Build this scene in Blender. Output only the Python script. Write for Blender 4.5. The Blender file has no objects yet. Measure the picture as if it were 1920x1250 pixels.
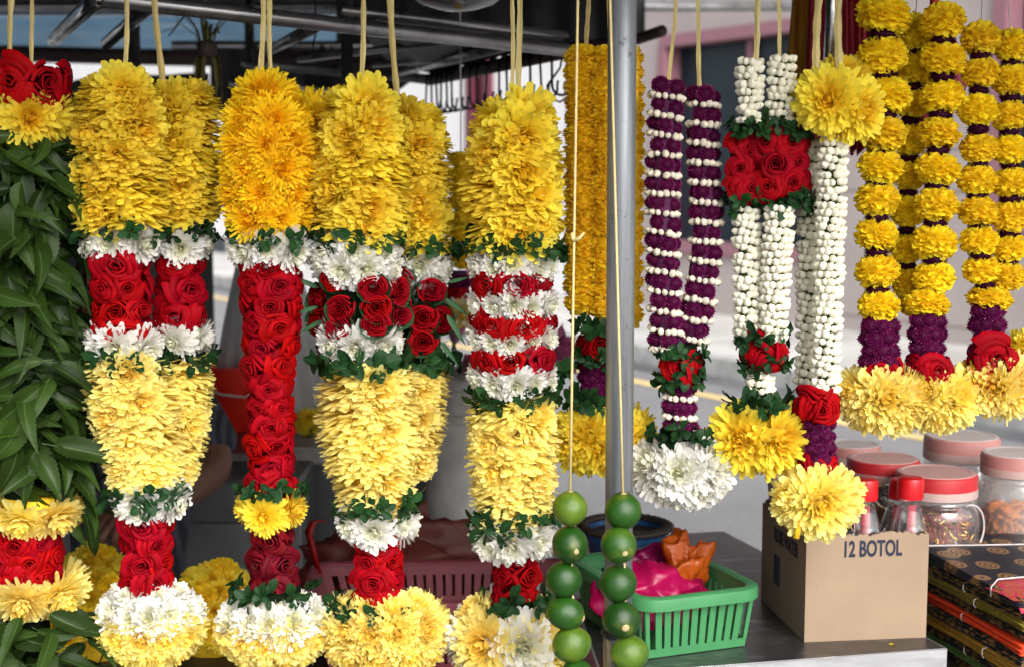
import bpy, math, random
import numpy as np
from mathutils import Vector, Matrix, Euler, noise

random.seed(7)
RNG = np.random.default_rng(11)
R_ = math.radians
PI = math.pi
SC = bpy.context.scene
RAIL_Y, RAIL_Z = 1.66, 1.60
COL = SC.collection

# ------------------------------------------------------------------ camera
F = 2700.0                      # focal length in pixels of a 1920 px wide frame
PITCH = R_(6.2)
CAM = Vector((0, 0, 1.35))
cd = bpy.data.cameras.new('camera')
cam = bpy.data.objects.new('camera', cd)
COL.objects.link(cam)
cam.location = CAM
cam.rotation_euler = (PI/2 - PITCH, 0, 0)
cd.sensor_width = 36
cd.lens = 36*F/1920
cd.clip_start = 0.05
cd.clip_end = 600
cd.dof.use_dof = True
cd.dof.focus_distance = 1.64
cd.dof.aperture_fstop = 6.3
SC.camera = cam

# ------------------------------------------------------------------ light
SUN_ELEV, SUN_AZ = R_(36), R_(24)       # behind the camera, to its right
W = bpy.data.worlds.new('World')
SC.world = W
W.use_nodes = True
nt = W.node_tree
nt.nodes.clear()
sky = nt.nodes.new('ShaderNodeTexSky')
sky.sky_type = 'NISHITA'
sky.sun_disc = False
sky.sun_elevation = SUN_ELEV
sky.sun_rotation = PI - SUN_AZ
sky.dust_density = 4.0
sky.air_density = 1.0
hs = nt.nodes.new('ShaderNodeHueSaturation')
hs.inputs['Saturation'].default_value = 0.22      # overcast: an almost colourless sky
bg = nt.nodes.new('ShaderNodeBackground')
bg.inputs['Strength'].default_value = 0.148
wo = nt.nodes.new('ShaderNodeOutputWorld')
nt.links.new(sky.outputs['Color'], hs.inputs['Color'])
nt.links.new(hs.outputs['Color'], bg.inputs['Color'])
nt.links.new(bg.outputs[0], wo.inputs[0])
sd = bpy.data.lights.new('sun', 'SUN')
sd.energy = 1.35
sd.angle = R_(42)
sd.color = (1.0, 0.96, 0.9)
so = bpy.data.objects.new('sun', sd)
COL.objects.link(so)
so.rotation_euler = (PI/2 - SUN_ELEV, 0, SUN_AZ)
so.location = (3, -6, 6)
SC.view_settings.view_transform = 'Standard'
SC.view_settings.look = 'None'
SC.view_settings.exposure = 1.2
SC.view_settings.gamma = 1
SC.view_settings.use_curve_mapping = False
SC.render.engine = 'CYCLES'
SC.cycles.use_denoising = True
SC.cycles.max_bounces = 10
SC.cycles.diffuse_bounces = 8
SC.cycles.transparent_max_bounces = 24
SC.cycles.caustics_reflective = False
SC.cycles.caustics_refractive = False

# ------------------------------------------------------------------ pixel -> place
def ray(px, py):
    u = (px-960)/F
    v = (625-py)/F
    return Vector((u, math.cos(PITCH)+v*math.sin(PITCH), -math.sin(PITCH)+v*math.cos(PITCH)))
def P(px, py, Y):
    d = ray(px, py)
    return CAM + d*(Y/d.y)
def G(px, py, z):
    d = ray(px, py)
    return CAM + d*((z-CAM.z)/d.z)
def m_(px, D):                 # length of px pixels at distance D
    return px*D/F

# ------------------------------------------------------------------ materials
def new_mat(name):
    m = bpy.data.materials.new(name)
    m.use_nodes = True
    n = m.node_tree.nodes
    n.clear()
    out = n.new('ShaderNodeOutputMaterial')
    return m, n, m.node_tree.links, out
def prin(n, col=(.5,.5,.5), rough=.5, metal=0., spec=.5):
    b = n.new('ShaderNodeBsdfPrincipled')
    b.inputs['Base Color'].default_value = (*col, 1)
    b.inputs['Roughness'].default_value = rough
    b.inputs['Metallic'].default_value = metal
    b.inputs['Specular IOR Level'].default_value = spec
    return b
def mixc(n, l, fac, a, b, mode='MIX'):
    x = n.new('ShaderNodeMix')
    x.data_type = 'RGBA'
    x.blend_type = mode
    if isinstance(fac, (int, float)): x.inputs[0].default_value = fac
    else: l.new(fac, x.inputs[0])
    for v, i in ((a, 6), (b, 7)):
        if isinstance(v, tuple): x.inputs[i].default_value = (*v, 1) if len(v) == 3 else v
        else: l.new(v, x.inputs[i])
    return x.outputs[2]
def ramp(n, l, src, stops):
    r = n.new('ShaderNodeValToRGB')
    e = r.color_ramp.elements
    while len(e) < len(stops): e.new(.5)
    for q, (p, c) in zip(e, stops):
        q.position = p
        q.color = (*c, 1) if len(c) == 3 else c
    l.new(src, r.inputs[0])
    return r.outputs[0]
def mth(n, l, op, a, b=0., clamp=False):
    x = n.new('ShaderNodeMath')
    x.operation = op
    x.use_clamp = clamp
    for v, i in ((a, 0), (b, 1)):
        if isinstance(v, (int, float)): x.inputs[i].default_value = v
        else: l.new(v, x.inputs[i])
    return x.outputs[0]
def noise_tex(n, l, scale, detail=4, rough=.55, coord='Object', stretch=None):
    tc = n.new('ShaderNodeTexCoord')
    src = tc.outputs[coord]
    if stretch:
        mp = n.new('ShaderNodeMapping')
        mp.inputs['Scale'].default_value = stretch
        l.new(src, mp.inputs[0])
        src = mp.outputs[0]
    t = n.new('ShaderNodeTexNoise')
    t.inputs['Scale'].default_value = scale
    t.inputs['Detail'].default_value = detail
    t.inputs['Roughness'].default_value = rough
    l.new(src, t.inputs['Vector'])
    return t.outputs['Fac']
def bump(n, l, src, b, strength=.3, dist=.002):
    x = n.new('ShaderNodeBump')
    x.inputs['Strength'].default_value = strength
    x.inputs['Distance'].default_value = dist
    l.new(src, x.inputs['Height'])
    l.new(x.outputs[0], b.inputs['Normal'])

def petal_mat(name, base, tip, centre, transl=.28, rough=.55, hue=.012, val=.22, spots=None, spec=.25):
    """colour runs from petal base to tip and from the flower's centre outwards; each petal and each flower varies"""
    m, n, l, out = new_mat(name)
    at = n.new('ShaderNodeAttribute'); at.attribute_name = 'pc'
    sp = n.new('ShaderNodeSeparateColor'); l.new(at.outputs['Color'], sp.inputs[0])
    oi = n.new('ShaderNodeObjectInfo')
    c = mixc(n, l, sp.outputs[0], base, tip)
    cen = mth(n, l, 'SUBTRACT', 1.0, mth(n, l, 'MULTIPLY', sp.outputs[2], 2.6), True)
    c = mixc(n, l, mth(n, l, 'MULTIPLY', cen, .75), c, centre)
    if spots:
        s = mth(n, l, 'GREATER_THAN', mth(n, l, 'ADD', sp.outputs[0], mth(n, l, 'MULTIPLY', sp.outputs[1], .6)), 1.32)
        c = mixc(n, l, s, c, spots)
    h = n.new('ShaderNodeHueSaturation')
    l.new(c, h.inputs['Color'])
    l.new(mth(n, l, 'ADD', .5-hue*.5, mth(n, l, 'MULTIPLY', oi.outputs['Random'], hue)), h.inputs['Hue'])
    vv = mth(n, l, 'ADD', mth(n, l, 'MULTIPLY', sp.outputs[1], val), mth(n, l, 'MULTIPLY', oi.outputs['Random'], val*.6))
    l.new(mth(n, l, 'ADD', vv, 1.0-val*.8), h.inputs['Value'])
    b = prin(n, base, rough, 0, spec)
    l.new(h.outputs[0], b.inputs['Base Color'])
    t = n.new('ShaderNodeBsdfTranslucent'); l.new(h.outputs[0], t.inputs[0])
    mx = n.new('ShaderNodeMixShader'); mx.inputs[0].default_value = transl
    l.new(b.outputs[0], mx.inputs[1]); l.new(t.outputs[0], mx.inputs[2])
    l.new(mx.outputs[0], out.inputs[0])
    return m
def leaf_mat(name, a, b_, vein, rough=.38, transl=.18):
    m, n, l, out = new_mat(name)
    at = n.new('ShaderNodeAttribute'); at.attribute_name = 'pc'
    sp = n.new('ShaderNodeSeparateColor'); l.new(at.outputs['Color'], sp.inputs[0])
    oi = n.new('ShaderNodeObjectInfo')
    f = mth(n, l, 'ADD', mth(n, l, 'MULTIPLY', oi.outputs['Random'], .65), mth(n, l, 'MULTIPLY', sp.outputs[1], .35))
    c = mixc(n, l, f, a, b_)
    mid = mth(n, l, 'LESS_THAN', sp.outputs[2], .055)
    c = mixc(n, l, mth(n, l, 'MULTIPLY', mid, .6), c, vein)
    b = prin(n, a, rough, 0, .16)
    l.new(c, b.inputs['Base Color'])
    nz = noise_tex(n, l, 260, 2)
    bump(n, l, nz, b, .25, .001)
    t = n.new('ShaderNodeBsdfTranslucent'); l.new(c, t.inputs[0])
    mx = n.new('ShaderNodeMixShader'); mx.inputs[0].default_value = transl
    l.new(b.outputs[0], mx.inputs[1]); l.new(t.outputs[0], mx.inputs[2])
    l.new(mx.outputs[0], out.inputs[0])
    return m
def plain(name, col, rough=.5, metal=0., spec=.5, var=.15, scale=40., bmp=0., stretch=None, transl=0., bscale=None):
    m, n, l, out = new_mat(name)
    b = prin(n, col, rough, metal, spec)
    f = noise_tex(n, l, scale, 5, .6, 'Object', stretch)
    dk = tuple(c*(1-var) for c in col); lt = tuple(min(1, c*(1+var)) for c in col)
    c = ramp(n, l, f, [(.3, dk), (.7, lt)])
    l.new(c, b.inputs['Base Color'])
    rr = mth(n, l, 'ADD', mth(n, l, 'MULTIPLY', f, .25), rough-.125, True)
    l.new(rr, b.inputs['Roughness'])
    if bmp: bump(n, l, noise_tex(n, l, bscale or scale*3, 4), b, bmp, .003)
    if transl:
        t = n.new('ShaderNodeBsdfTranslucent'); l.new(c, t.inputs[0])
        mx = n.new('ShaderNodeMixShader'); mx.inputs[0].default_value = transl
        l.new(b.outputs[0], mx.inputs[1]); l.new(t.outputs[0], mx.inputs[2])
        l.new(mx.outputs[0], out.inputs[0])
    else: l.new(b.outputs[0], out.inputs[0])
    return m
def clear(name, tint=(.94,.95,.96), lo=.06, hi=.55, haze=(.6,.6,.62), hz=.06):
    """thin clear plastic or glass wall: see-through with a fresnel sheen and a little milky dust"""
    m, n, l, out = new_mat(name)
    tr = n.new('ShaderNodeBsdfTransparent'); tr.inputs[0].default_value = (*tint, 1)
    gl = n.new('ShaderNodeBsdfGlossy'); gl.inputs['Roughness'].default_value = .06
    gl.inputs[0].default_value = (.95,.95,.95,1)
    lw = n.new('ShaderNodeLayerWeight'); lw.inputs[0].default_value = .35
    f = mth(n, l, 'ADD', lo, mth(n, l, 'MULTIPLY', lw.outputs['Facing'], hi-lo), True)
    mx = n.new('ShaderNodeMixShader'); l.new(f, mx.inputs[0])
    l.new(tr.outputs[0], mx.inputs[1]); l.new(gl.outputs[0], mx.inputs[2])
    df = n.new('ShaderNodeBsdfDiffuse'); df.inputs[0].default_value = (*haze, 1)
    m2 = n.new('ShaderNodeMixShader')
    nz = noise_tex(n, l, 30, 4)
    l.new(mth(n, l, 'MULTIPLY', nz, hz*2), m2.inputs[0])
    l.new(mx.outputs[0], m2.inputs[1]); l.new(df.outputs[0], m2.inputs[2])
    l.new(m2.outputs[0], out.inputs[0])
    return m

M = {}
M['yellow'] = petal_mat('yellow petals', (.90,.67,.02), (.94,.81,.10), (.90,.60,.010), transl=.48, val=.16, spec=.12)
M['pale_yellow'] = petal_mat('pale yellow petals', (.93,.74,.08), (.96,.87,.34), (.92,.68,.03), transl=.50, val=.14, spec=.12)
M['deep_yellow'] = petal_mat('deep yellow petals', (.92,.60,.010), (.95,.72,.026), (.92,.54,.006), transl=.42, val=.16, spec=.12)
M['white'] = petal_mat('white petals', (.78,.77,.68), (.86,.85,.82), (.74,.74,.48), hue=.006, val=.10, transl=.40, spec=.12)
M['red'] = petal_mat('red rose petals', (.13,.0008,.0025), (.34,.0015,.007), (.19,.001,.003), transl=.14, rough=.6, hue=.005, val=.46, spec=.06)
M['dry_red'] = petal_mat('dried rose petals', (.05,.0008,.003), (.14,.002,.006), (.08,.001,.003), transl=.08, rough=.6, hue=.012, val=.5, spec=.1)
M['orange'] = petal_mat('orange petals', (.78,.16,.02), (.82,.30,.08), (.75,.2,.02))
M['marigold'] = petal_mat('marigold petals', (.94,.71,.015), (.96,.79,.04), (.93,.68,.01), transl=.42, val=.14, spec=.1)
M['dark_marigold'] = petal_mat('dark marigold petals', (.94,.67,.02), (.96,.75,.045), (.93,.63,.015), transl=.45, val=.14, spec=.1)
M['purple'] = petal_mat('purple amaranth bracts', (.065,.002,.032), (.17,.007,.085), (.08,.003,.04), transl=.1, spots=(.36,.09,.15), spec=.1)
M['dark_purple'] = petal_mat('dark purple bracts', (.035,.002,.016), (.075,.004,.036), (.04,.002,.02), transl=.08, spec=.1)
M['bud'] = petal_mat('white jasmine buds', (.50,.54,.30), (.84,.81,.66), (.7,.7,.55), transl=.12, rough=.5, hue=.01, val=.14)
M['cream_bud'] = petal_mat('cream jasmine buds', (.66,.56,.40), (.80,.72,.58), (.6,.5,.35), transl=.12, rough=.5, hue=.012, val=.2)
M['sprig'] = leaf_mat('sprig leaves', (.008,.030,.010), (.018,.066,.017), (.05,.13,.04))
M['neem'] = leaf_mat('neem leaves', (.005,.012,.003), (.032,.066,.009), (.07,.13,.04), .42, .10)
M['wrap'] = leaf_mat('wrapping leaves', (.022,.075,.030), (.040,.11,.045), (.08,.16,.06), .4)
M['core_y'] = plain('yellow stems', (.80,.48,.012), .8, var=.3, scale=90)
M['core_r'] = plain('dark red stems', (.05,.002,.003), 1., spec=0., var=.3, scale=90)
M['core_w'] = plain('pale stems', (.42,.42,.30), .8, var=.3, scale=90)
M['core_g'] = plain('green stems', (.03,.06,.014), .9, spec=.1, var=.4, scale=120)
M['core_p'] = plain('purple stems', (.06,.004,.045), .8, var=.3, scale=120)
M['core_k'] = plain('dark twigs', (.006,.011,.005), 1., spec=0., var=.3, scale=60)
M['raffia'] = plain('raffia ribbon', (.62,.50,.20), .55, var=.18, scale=30, stretch=(6,6,.4), transl=.2)
M['string'] = plain('cotton string', (.62,.50,.22), .8, var=.12, scale=200)
M['wire'] = plain('grey wire', (.35,.35,.34), .4, .6)
# ------------------------------------------------------------------ mesh helpers
def mesh_from(name, V, Fc, mat=None, smooth=True, pc=None):
    me = bpy.data.meshes.new(name)
    V = np.asarray(V, dtype=np.float32).reshape(-1, 3)
    me.from_pydata(V.tolist(), [], [tuple(int(i) for i in f) for f in Fc])
    if smooth:
        me.polygons.foreach_set('use_smooth', [True]*len(me.polygons))
    if pc is not None:
        a = me.color_attributes.new('pc', 'FLOAT_COLOR', 'POINT')
        c = np.ones((len(V), 4), np.float32)
        c[:, :3] = np.asarray(pc, np.float32).reshape(-1, 3)
        a.data.foreach_set('color', c.ravel())
    if mat: me.materials.append(mat)
    me.update()
    return me
def link(name, me, parent=None, mw=None):
    o = bpy.data.objects.new(name, me)
    COL.objects.link(o)
    if parent is not None: o.parent = parent
    if mw is not None: o.matrix_basis = mw
    return o
def thing(name, label, cat, loc=(0,0,0), group=None, me=None):
    o = bpy.data.objects.new(name, me)
    COL.objects.link(o)
    o.location = loc
    o['label'] = label
    o['category'] = cat
    if group: o['group'] = group
    return o
class MB:
    def __init__(s): s.V = []; s.F = []
    def add(s, V, Fc):
        b = len(s.V)
        s.V.extend([tuple(v) for v in V])
        s.F.extend([tuple(i+b for i in f) for f in Fc])
    def box(s, c, size, M3=None, taper=1.0):
        x, y, z = (q/2 for q in size)
        V = []
        for dz in (-z, z):
            k = taper if dz < 0 else 1.0
            V += [(-x*k,-y*k,dz),(x*k,-y*k,dz),(x*k,y*k,dz),(-x*k,y*k,dz)]
        if M3 is not None: V = [M3 @ Vector(v) for v in V]
        V = [Vector(v)+Vector(c) for v in V]
        s.add(V, [(3,2,1,0),(4,5,6,7),(0,1,5,4),(1,2,6,5),(2,3,7,6),(3,0,4,7)])
    def bbox(s, c, size, M3=None, b=.002):
        """box with chamfered edges"""
        x, y, z = (q/2 for q in size)
        b = min(b, x*.9, y*.9, z*.9)
        V = []
        for dz, k in ((-z, 1), (-z+b, 0), (z-b, 0), (z, 1)):
            xx, yy = x-b*k, y-b*k
            V += [(-xx+b,-yy,dz),(xx-b,-yy,dz),(xx,-yy+b,dz),(xx,yy-b,dz),(xx-b,yy,dz),(-xx+b,yy,dz),(-xx,yy-b,dz),(-xx,-yy+b,dz)]
        if M3 is not None: V = [M3 @ Vector(v) for v in V]
        V = [Vector(v)+Vector(c) for v in V]
        Fc = [tuple(range(7,-1,-1)), tuple(range(24,32))]
        for r in range(3):
            for i in range(8):
                j = (i+1) % 8
                Fc.append((r*8+i, r*8+j, r*8+8+j, r*8+8+i))
        s.add(V, Fc)
    def tube(s, pts, rad, n=8, cap=True):
        pts = [Vector(p) for p in pts]
        if isinstance(rad, (int, float)): rad = [rad]*len(pts)
        V = []; up = None
        for i, p in enumerate(pts):
            d = (pts[min(i+1, len(pts)-1)] - pts[max(i-1, 0)]).normalized()
            if up is None:
                up = Vector((0,0,1)) if abs(d.z) < .9 else Vector((1,0,0))
            a = d.cross(up).normalized(); up = a.cross(d).normalized()
            for k in range(n):
                t = 2*PI*k/n
                V.append(p + (a*math.cos(t) + up*math.sin(t))*rad[i])
        Fc = []
        for i in range(len(pts)-1):
            for k in range(n):
                j = (k+1) % n
                Fc.append((i*n+k, i*n+j, i*n+n+j, i*n+n+k))
        if cap:
            Fc.append(tuple(range(n-1,-1,-1)))
            Fc.append(tuple((len(pts)-1)*n+k for k in range(n)))
        s.add(V, Fc)
    def lathe(s, prof, n=24, c=(0,0,0), cap=(False, False)):
        V = []
        for r, z in prof:
            for k in range(n):
                t = 2*PI*k/n
                V.append((c[0]+r*math.cos(t), c[1]+r*math.sin(t), c[2]+z))
        Fc = []
        for i in range(len(prof)-1):
            for k in range(n):
                j = (k+1) % n
                Fc.append((i*n+k, i*n+j, i*n+n+j, i*n+n+k))
        if cap[0]: Fc.append(tuple(range(n-1,-1,-1)))
        if cap[1]: Fc.append(tuple((len(prof)-1)*n+k for k in range(n)))
        s.add(V, Fc)
    def strip(s, pts, wid, side, th=.0006):
        """thin flat ribbon with thickness along pts; side is the width direction (vector or list)"""
        V = []; n = len(pts)
        for i, p in enumerate(pts):
            p = Vector(p)
            sd_ = Vector(side[i]) if isinstance(side, list) else Vector(side)
            d = (Vector(pts[min(i+1, n-1)]) - Vector(pts[max(i-1, 0)])).normalized()
            nn = d.cross(sd_).normalized()
            w = wid[i] if isinstance(wid, list) else wid
            V += [p-sd_*w/2, p+nn*th*1.6, p+sd_*w/2, p-nn*th]
        Fc = []
        for i in range(n-1):
            for k in range(4):
                j = (k+1) % 4
                Fc.append((i*4+k, i*4+j, i*4+4+j, i*4+4+k))
        Fc += [(3,2,1,0), tuple((n-1)*4+k for k in range(4))]
        s.add(V, Fc)
    def mesh(s, name, mat, smooth=False):
        return mesh_from(name, s.V, s.F, mat, smooth)
    def build(s, name, mat, parent=None, smooth=False, off=None):
        if off is not None: s.V = [tuple(Vector(v)-off) for v in s.V]
        return link(name, s.mesh(name, mat, smooth), parent)
def smooth_by_angle(me, deg=35):
    import bmesh
    bm = bmesh.new(); bm.from_mesh(me)
    for f in bm.faces: f.smooth = True
    for e in bm.edges:
        if len(e.link_faces) == 2 and e.calc_face_angle(0) > R_(deg): e.smooth = False
    bm.to_mesh(me); bm.free()
    return me

# ------------------------------------------------------------------ petals and flowers
def grid_faces(n, nu, nv):
    k = (nu+1)*(nv+1)
    base = []
    for i in range(nu):
        for j in range(nv):
            a = i*(nv+1)+j
            base.append((a, a+1, a+nv+2, a+nv+1))
    base = np.array(base)
    return (base[None] + (np.arange(n)*k)[:, None, None]).reshape(-1, 4)
def petal_cloud(theta, phi, L, Wd, bend, cup, r0, nu, nv, rng, base_w=.4, tipw=.5, twist=.25, origin=None, layer=None, frill=0.):
    """n petals leaving the centre: theta = angle from the axis (+z), phi = turn round it, bend = change of theta along the petal"""
    n = len(theta)
    s = np.linspace(0, 1, nu+1)[None, :]
    th = theta[:, None] + bend[:, None]*s
    ds = (L/nu)[:, None]
    rr = np.concatenate([np.zeros((n,1)), np.cumsum(np.sin((th[:, 1:]+th[:, :-1])/2)*ds, 1)], 1) + r0[:, None]
    zz = np.concatenate([np.zeros((n,1)), np.cumsum(np.cos((th[:, 1:]+th[:, :-1])/2)*ds, 1)], 1)
    wprof = base_w + (1-base_w)*np.sin(np.clip(s/.68, 0, 1)*PI/2)
    wprof = wprof*np.where(s > .68, 1-(1-tipw)*((s-.68)/.32)**1.7, 1)
    w = Wd[:, None]*wprof/2
    v = np.linspace(-1, 1, nv+1)[None, None, :]
    tw = (rng.normal(0, twist, n))[:, None]*s
    lat = w[..., None]*v
    nrm = (cup[:, None]*w)[..., None]*(v**2) + frill*rng.normal(0, 1, (n, nu+1, nv+1))*Wd[:, None, None]*s[..., None]
    lat2 = lat*np.cos(tw)[..., None] - nrm*np.sin(tw)[..., None]
    nr2 = lat*np.sin(tw)[..., None] + nrm*np.cos(tw)[..., None]
    # middle of the last row reaches a little further: rounded tip
    ext = np.zeros((n, nu+1, nv+1)); ext[:, -1, :] = (1-np.abs(v[0, 0])**2)*(Wd*.16)[:, None]
    sn, cs = np.sin(th)[..., None], np.cos(th)[..., None]
    r_ = rr[..., None] - cs*nr2 + sn*ext
    z_ = zz[..., None] + sn*nr2 + cs*ext
    cp, sp_ = np.cos(phi)[:, None, None], np.sin(phi)[:, None, None]
    V = np.stack([r_*cp - lat2*sp_, r_*sp_ + lat2*cp, z_], -1)
    if origin is not None: V = V + origin[:, None, None, :]
    pc = np.empty(V.shape)
    pc[..., 0] = s[..., None]
    pc[..., 1] = rng.random(n)[:, None, None]
    pc[..., 2] = (layer if layer is not None else np.ones(n))[:, None, None]
    return V.reshape(-1, 3), grid_faces(n, nu, nv), pc.reshape(-1, 3)
GA = PI*(3-math.sqrt(5))
def chrys_mesh(name, mat, seed, N=165, R=1.0, width=.30, thmax=104, bendd=-26, nu=4, inner=.56, tip=.60):
    """many-petalled chrysanthemum head facing +z, radius about R"""
    g = np.random.default_rng(seed)
    t = (np.arange(N)+.5)/N
    phi = np.arange(N)*GA + g.normal(0, .12, N)
    theta = np.radians(5 + thmax*t**.66) + g.normal(0, .09, N)
    L = R*(inner + (1-inner)*t**.6)*(1+g.normal(0, .08, N))
    Wd = R*width*(.62+.38*t)*(1+g.normal(0, .1, N))
    bend = np.radians(bendd)*(1.25-.8*t) + g.normal(0, .16, N)
    V, Fc, pc = petal_cloud(theta, phi, L, Wd, bend, .26+g.normal(0, .07, N), R*.05*t, nu, 2, g, layer=t, tipw=tip)
    return mesh_from(name, V, Fc, mat, True, pc)
def tier_mesh(name, mat, seed, N=132, width=.185):
    """chrysanthemum strung through its middle: axis +z, petals standing out all round and drooping at the tips"""
    g = np.random.default_rng(seed)
    t = (np.arange(N)+.5)/N
    phi = np.arange(N)*GA + g.normal(0, .1, N)
    theta = np.radians(62+44*t) + g.normal(0, .07, N)
    L = .66*(.86+.16*np.sin(t*PI)) * (1+g.normal(0, .045, N))
    V, Fc, pc = petal_cloud(theta, phi, L, np.full(N, width)*(1+g.normal(0, .12, N)), np.radians(26)+g.normal(0, .12, N), -.26+g.normal(0, .08, N), np.full(N, .36), 4, 2, g,
                            base_w=.5, tipw=.68, twist=.18, layer=.45+.55*t)
    return mesh_from(name, V, Fc, mat, True, pc)
def marigold_mesh(name, mat, seed, N=300, R=1.0):
    """ball of short ruffled petals; z is the stacking axis"""
    g = np.random.default_rng(seed)
    i = np.arange(N)+.5
    th0 = np.arccos(1-2*i/N)
    phi = i*GA
    d = np.stack([np.sin(th0)*np.cos(phi), np.sin(th0)*np.sin(phi), np.cos(th0)], -1)
    theta = th0 + g.normal(0, .42, N)
    V, Fc, pc = petal_cloud(theta, phi + g.normal(0, .35, N), np.full(N, R*.40)*(1+g.normal(0, .08, N)), np.full(N, R*.36), g.normal(0, .45, N),
                            g.normal(.1, .3, N), np.zeros(N), 3, 3, g, base_w=.5, tipw=.75, twist=.6, origin=d*R*.66, layer=np.full(N, 1.), frill=.05)
    S, SF = sphere_grid(R*.78, 10, 7)
    b = len(V)
    V = np.concatenate([V, S]); pc = np.concatenate([pc, np.tile([.1,.3,1.], (len(S), 1))])
    Fc = [tuple(f) for f in Fc] + [tuple(k+b for k in f) for f in SF]
    return mesh_from(name, V, Fc, mat, True, pc)
def sphere_grid(R, n, m):
    V = [(0,0,-R)]
    for j in range(1, m):
        a = -PI/2 + PI*j/m
        for k in range(n):
            t = 2*PI*k/n
            V.append((R*math.cos(a)*math.cos(t), R*math.cos(a)*math.sin(t), R*math.sin(a)))
    V.append((0,0,R))
    Fc = []
    for k in range(n):
        Fc.append((0, 1+(k+1) % n, 1+k))
        Fc.append((len(V)-1, 1+(m-2)*n+k, 1+(m-2)*n+(k+1) % n))
    for j in range(m-2):
        for k in range(n):
            q = (k+1) % n
            Fc.append((1+j*n+k, 1+j*n+q, 1+j*n+n+q, 1+j*n+n+k))
    return np.array(V), Fc
def amaranth_mesh(name, mat, seed, N=120, R=1.0):
    """globe amaranth: a ball of short stiff bracts"""
    g = np.random.default_rng(seed)
    i = np.arange(N)+.5
    th0 = np.arccos(1-2*i/N); phi = i*GA
    d = np.stack([np.sin(th0)*np.cos(phi), np.sin(th0)*np.sin(phi), np.cos(th0)], -1)
    V, Fc, pc = petal_cloud(th0+g.normal(0, .2, N), phi+g.normal(0, .1, N), np.full(N, R*.25)*(1+g.normal(0, .15, N)), np.full(N, R*.24), g.normal(0, .2, N),
                            np.full(N, .6), np.zeros(N), 2, 2, g, base_w=.8, tipw=.25, origin=d*R*.78)
    S, SF = sphere_grid(R*.86, 10, 7)
    b = len(V)
    V = np.concatenate([V, S]); pc = np.concatenate([pc, np.tile([.0,.3,1.], (len(S), 1))])
    Fc = [tuple(f) for f in Fc] + [tuple(k+b for k in f) for f in SF]
    return mesh_from(name, V, Fc, mat, True, pc)
def rose_mesh(name, mat, seed, R=1.0, rot=0., opened=1.0, npet=19):
    """rose seen from +z: petals wound in a spiral, outer lips rolled outwards"""
    g = np.random.default_rng(seed)
    V = []; Fc = []; pc = []
    nu, nv = 6, 7
    ph = g.random()*6.28
    for i in range(npet):
        t = i/(npet-1)
        ph += 2.18 + g.normal(0, .18)
        rim = R*(.07 + .70*t**.85)*(1+g.normal(0, .04))
        span = 2.9 - 1.25*t + g.normal(0, .12)
        top = R*(.50 - .30*t**1.5 + g.normal(0, .025))
        roll = R*(.05 + .25*t**1.2)*opened*(1+g.normal(0, .18))
        base = R*(.05+.10*t)
        rnd = g.random(); w1, w2 = g.random()*6, g.random()*6
        b = len(V)
        for a in range(nu+1):
            s = a/nu
            for c in range(nv+1):
                v = -1+2*c/nv
                edge = abs(v)**2.4
                if s < .66:
                    q = s/.66
                    r = base + (rim-base)*q**.55
                    z = -.42*R + (top+.42*R)*q**1.15
                else:
                    q = (s-.66)/.34
                    r = rim + roll*math.sin(q*1.5)
                    z = top + roll*.32*math.sin(q*PI*.75) - roll*.42*q*q
                z -= edge*(.13+.10*t)*R*s
                r += edge*.06*R*t*s + .022*R*math.sin(3*v+w1)*s + .015*R*math.sin(7*v+w2)*s
                z += .02*R*math.sin(5*v+w2)*s
                an = ph + v*span/2*(.55+.45*min(1, s*1.6))*(1-.10*max(0, s-.66)/.34)
                r *= 1 + .05*v       # spiral: one flank tucks under the next petal
                V.append((r*math.cos(an+rot), r*math.sin(an+rot), z))
                pc.append((max(0, (s-.35)/.65)**1.3, rnd, .4+.6*t))
        for a in range(nu):
            for c in range(nv):
                k = b+a*(nv+1)+c
                Fc.append((k, k+1, k+nv+2, k+nv+1))
    return mesh_from(name, V, Fc, mat, True, pc)
def bud_mesh(name, mat, seed, R=1.0):
    """jasmine bud along +z, widest radius about .5 R, slightly faceted blunt tip"""
    g = np.random.default_rng(seed)
    prof = [(.15,-.9),(.22,-.5),(.46,-.2),(.58,.06),(.56,.30),(.40,.54),(.18,.74),(.08,.80)]
    n = 7; V = []; pc = []
    tw = g.normal(0, .25)
    for j, (r, z) in enumerate(prof):
        for k in range(n):
            t = 2*PI*k/n + tw*z
            q = r*(1+.09*math.cos(5*t+1)+g.normal(0, .02))
            V.append((q*math.cos(t)*R, q*math.sin(t)*R, z*R)); pc.append((min(1, max(0, (z+.6)/.6)), .5, 1))
    V.append((0,0,.83*R)); pc.append((.9,.4,1))
    Fc = []
    for j in range(len(prof)-1):
        for k in range(n):
            q = (k+1) % n
            Fc.append((j*n+k, j*n+q, j*n+n+q, j*n+n+k))
    o = (len(prof)-1)*n
    for k in range(n): Fc.append((o+k, o+(k+1) % n, len(V)-1))
    return mesh_from(name, V, Fc, mat, True, pc)
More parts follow.
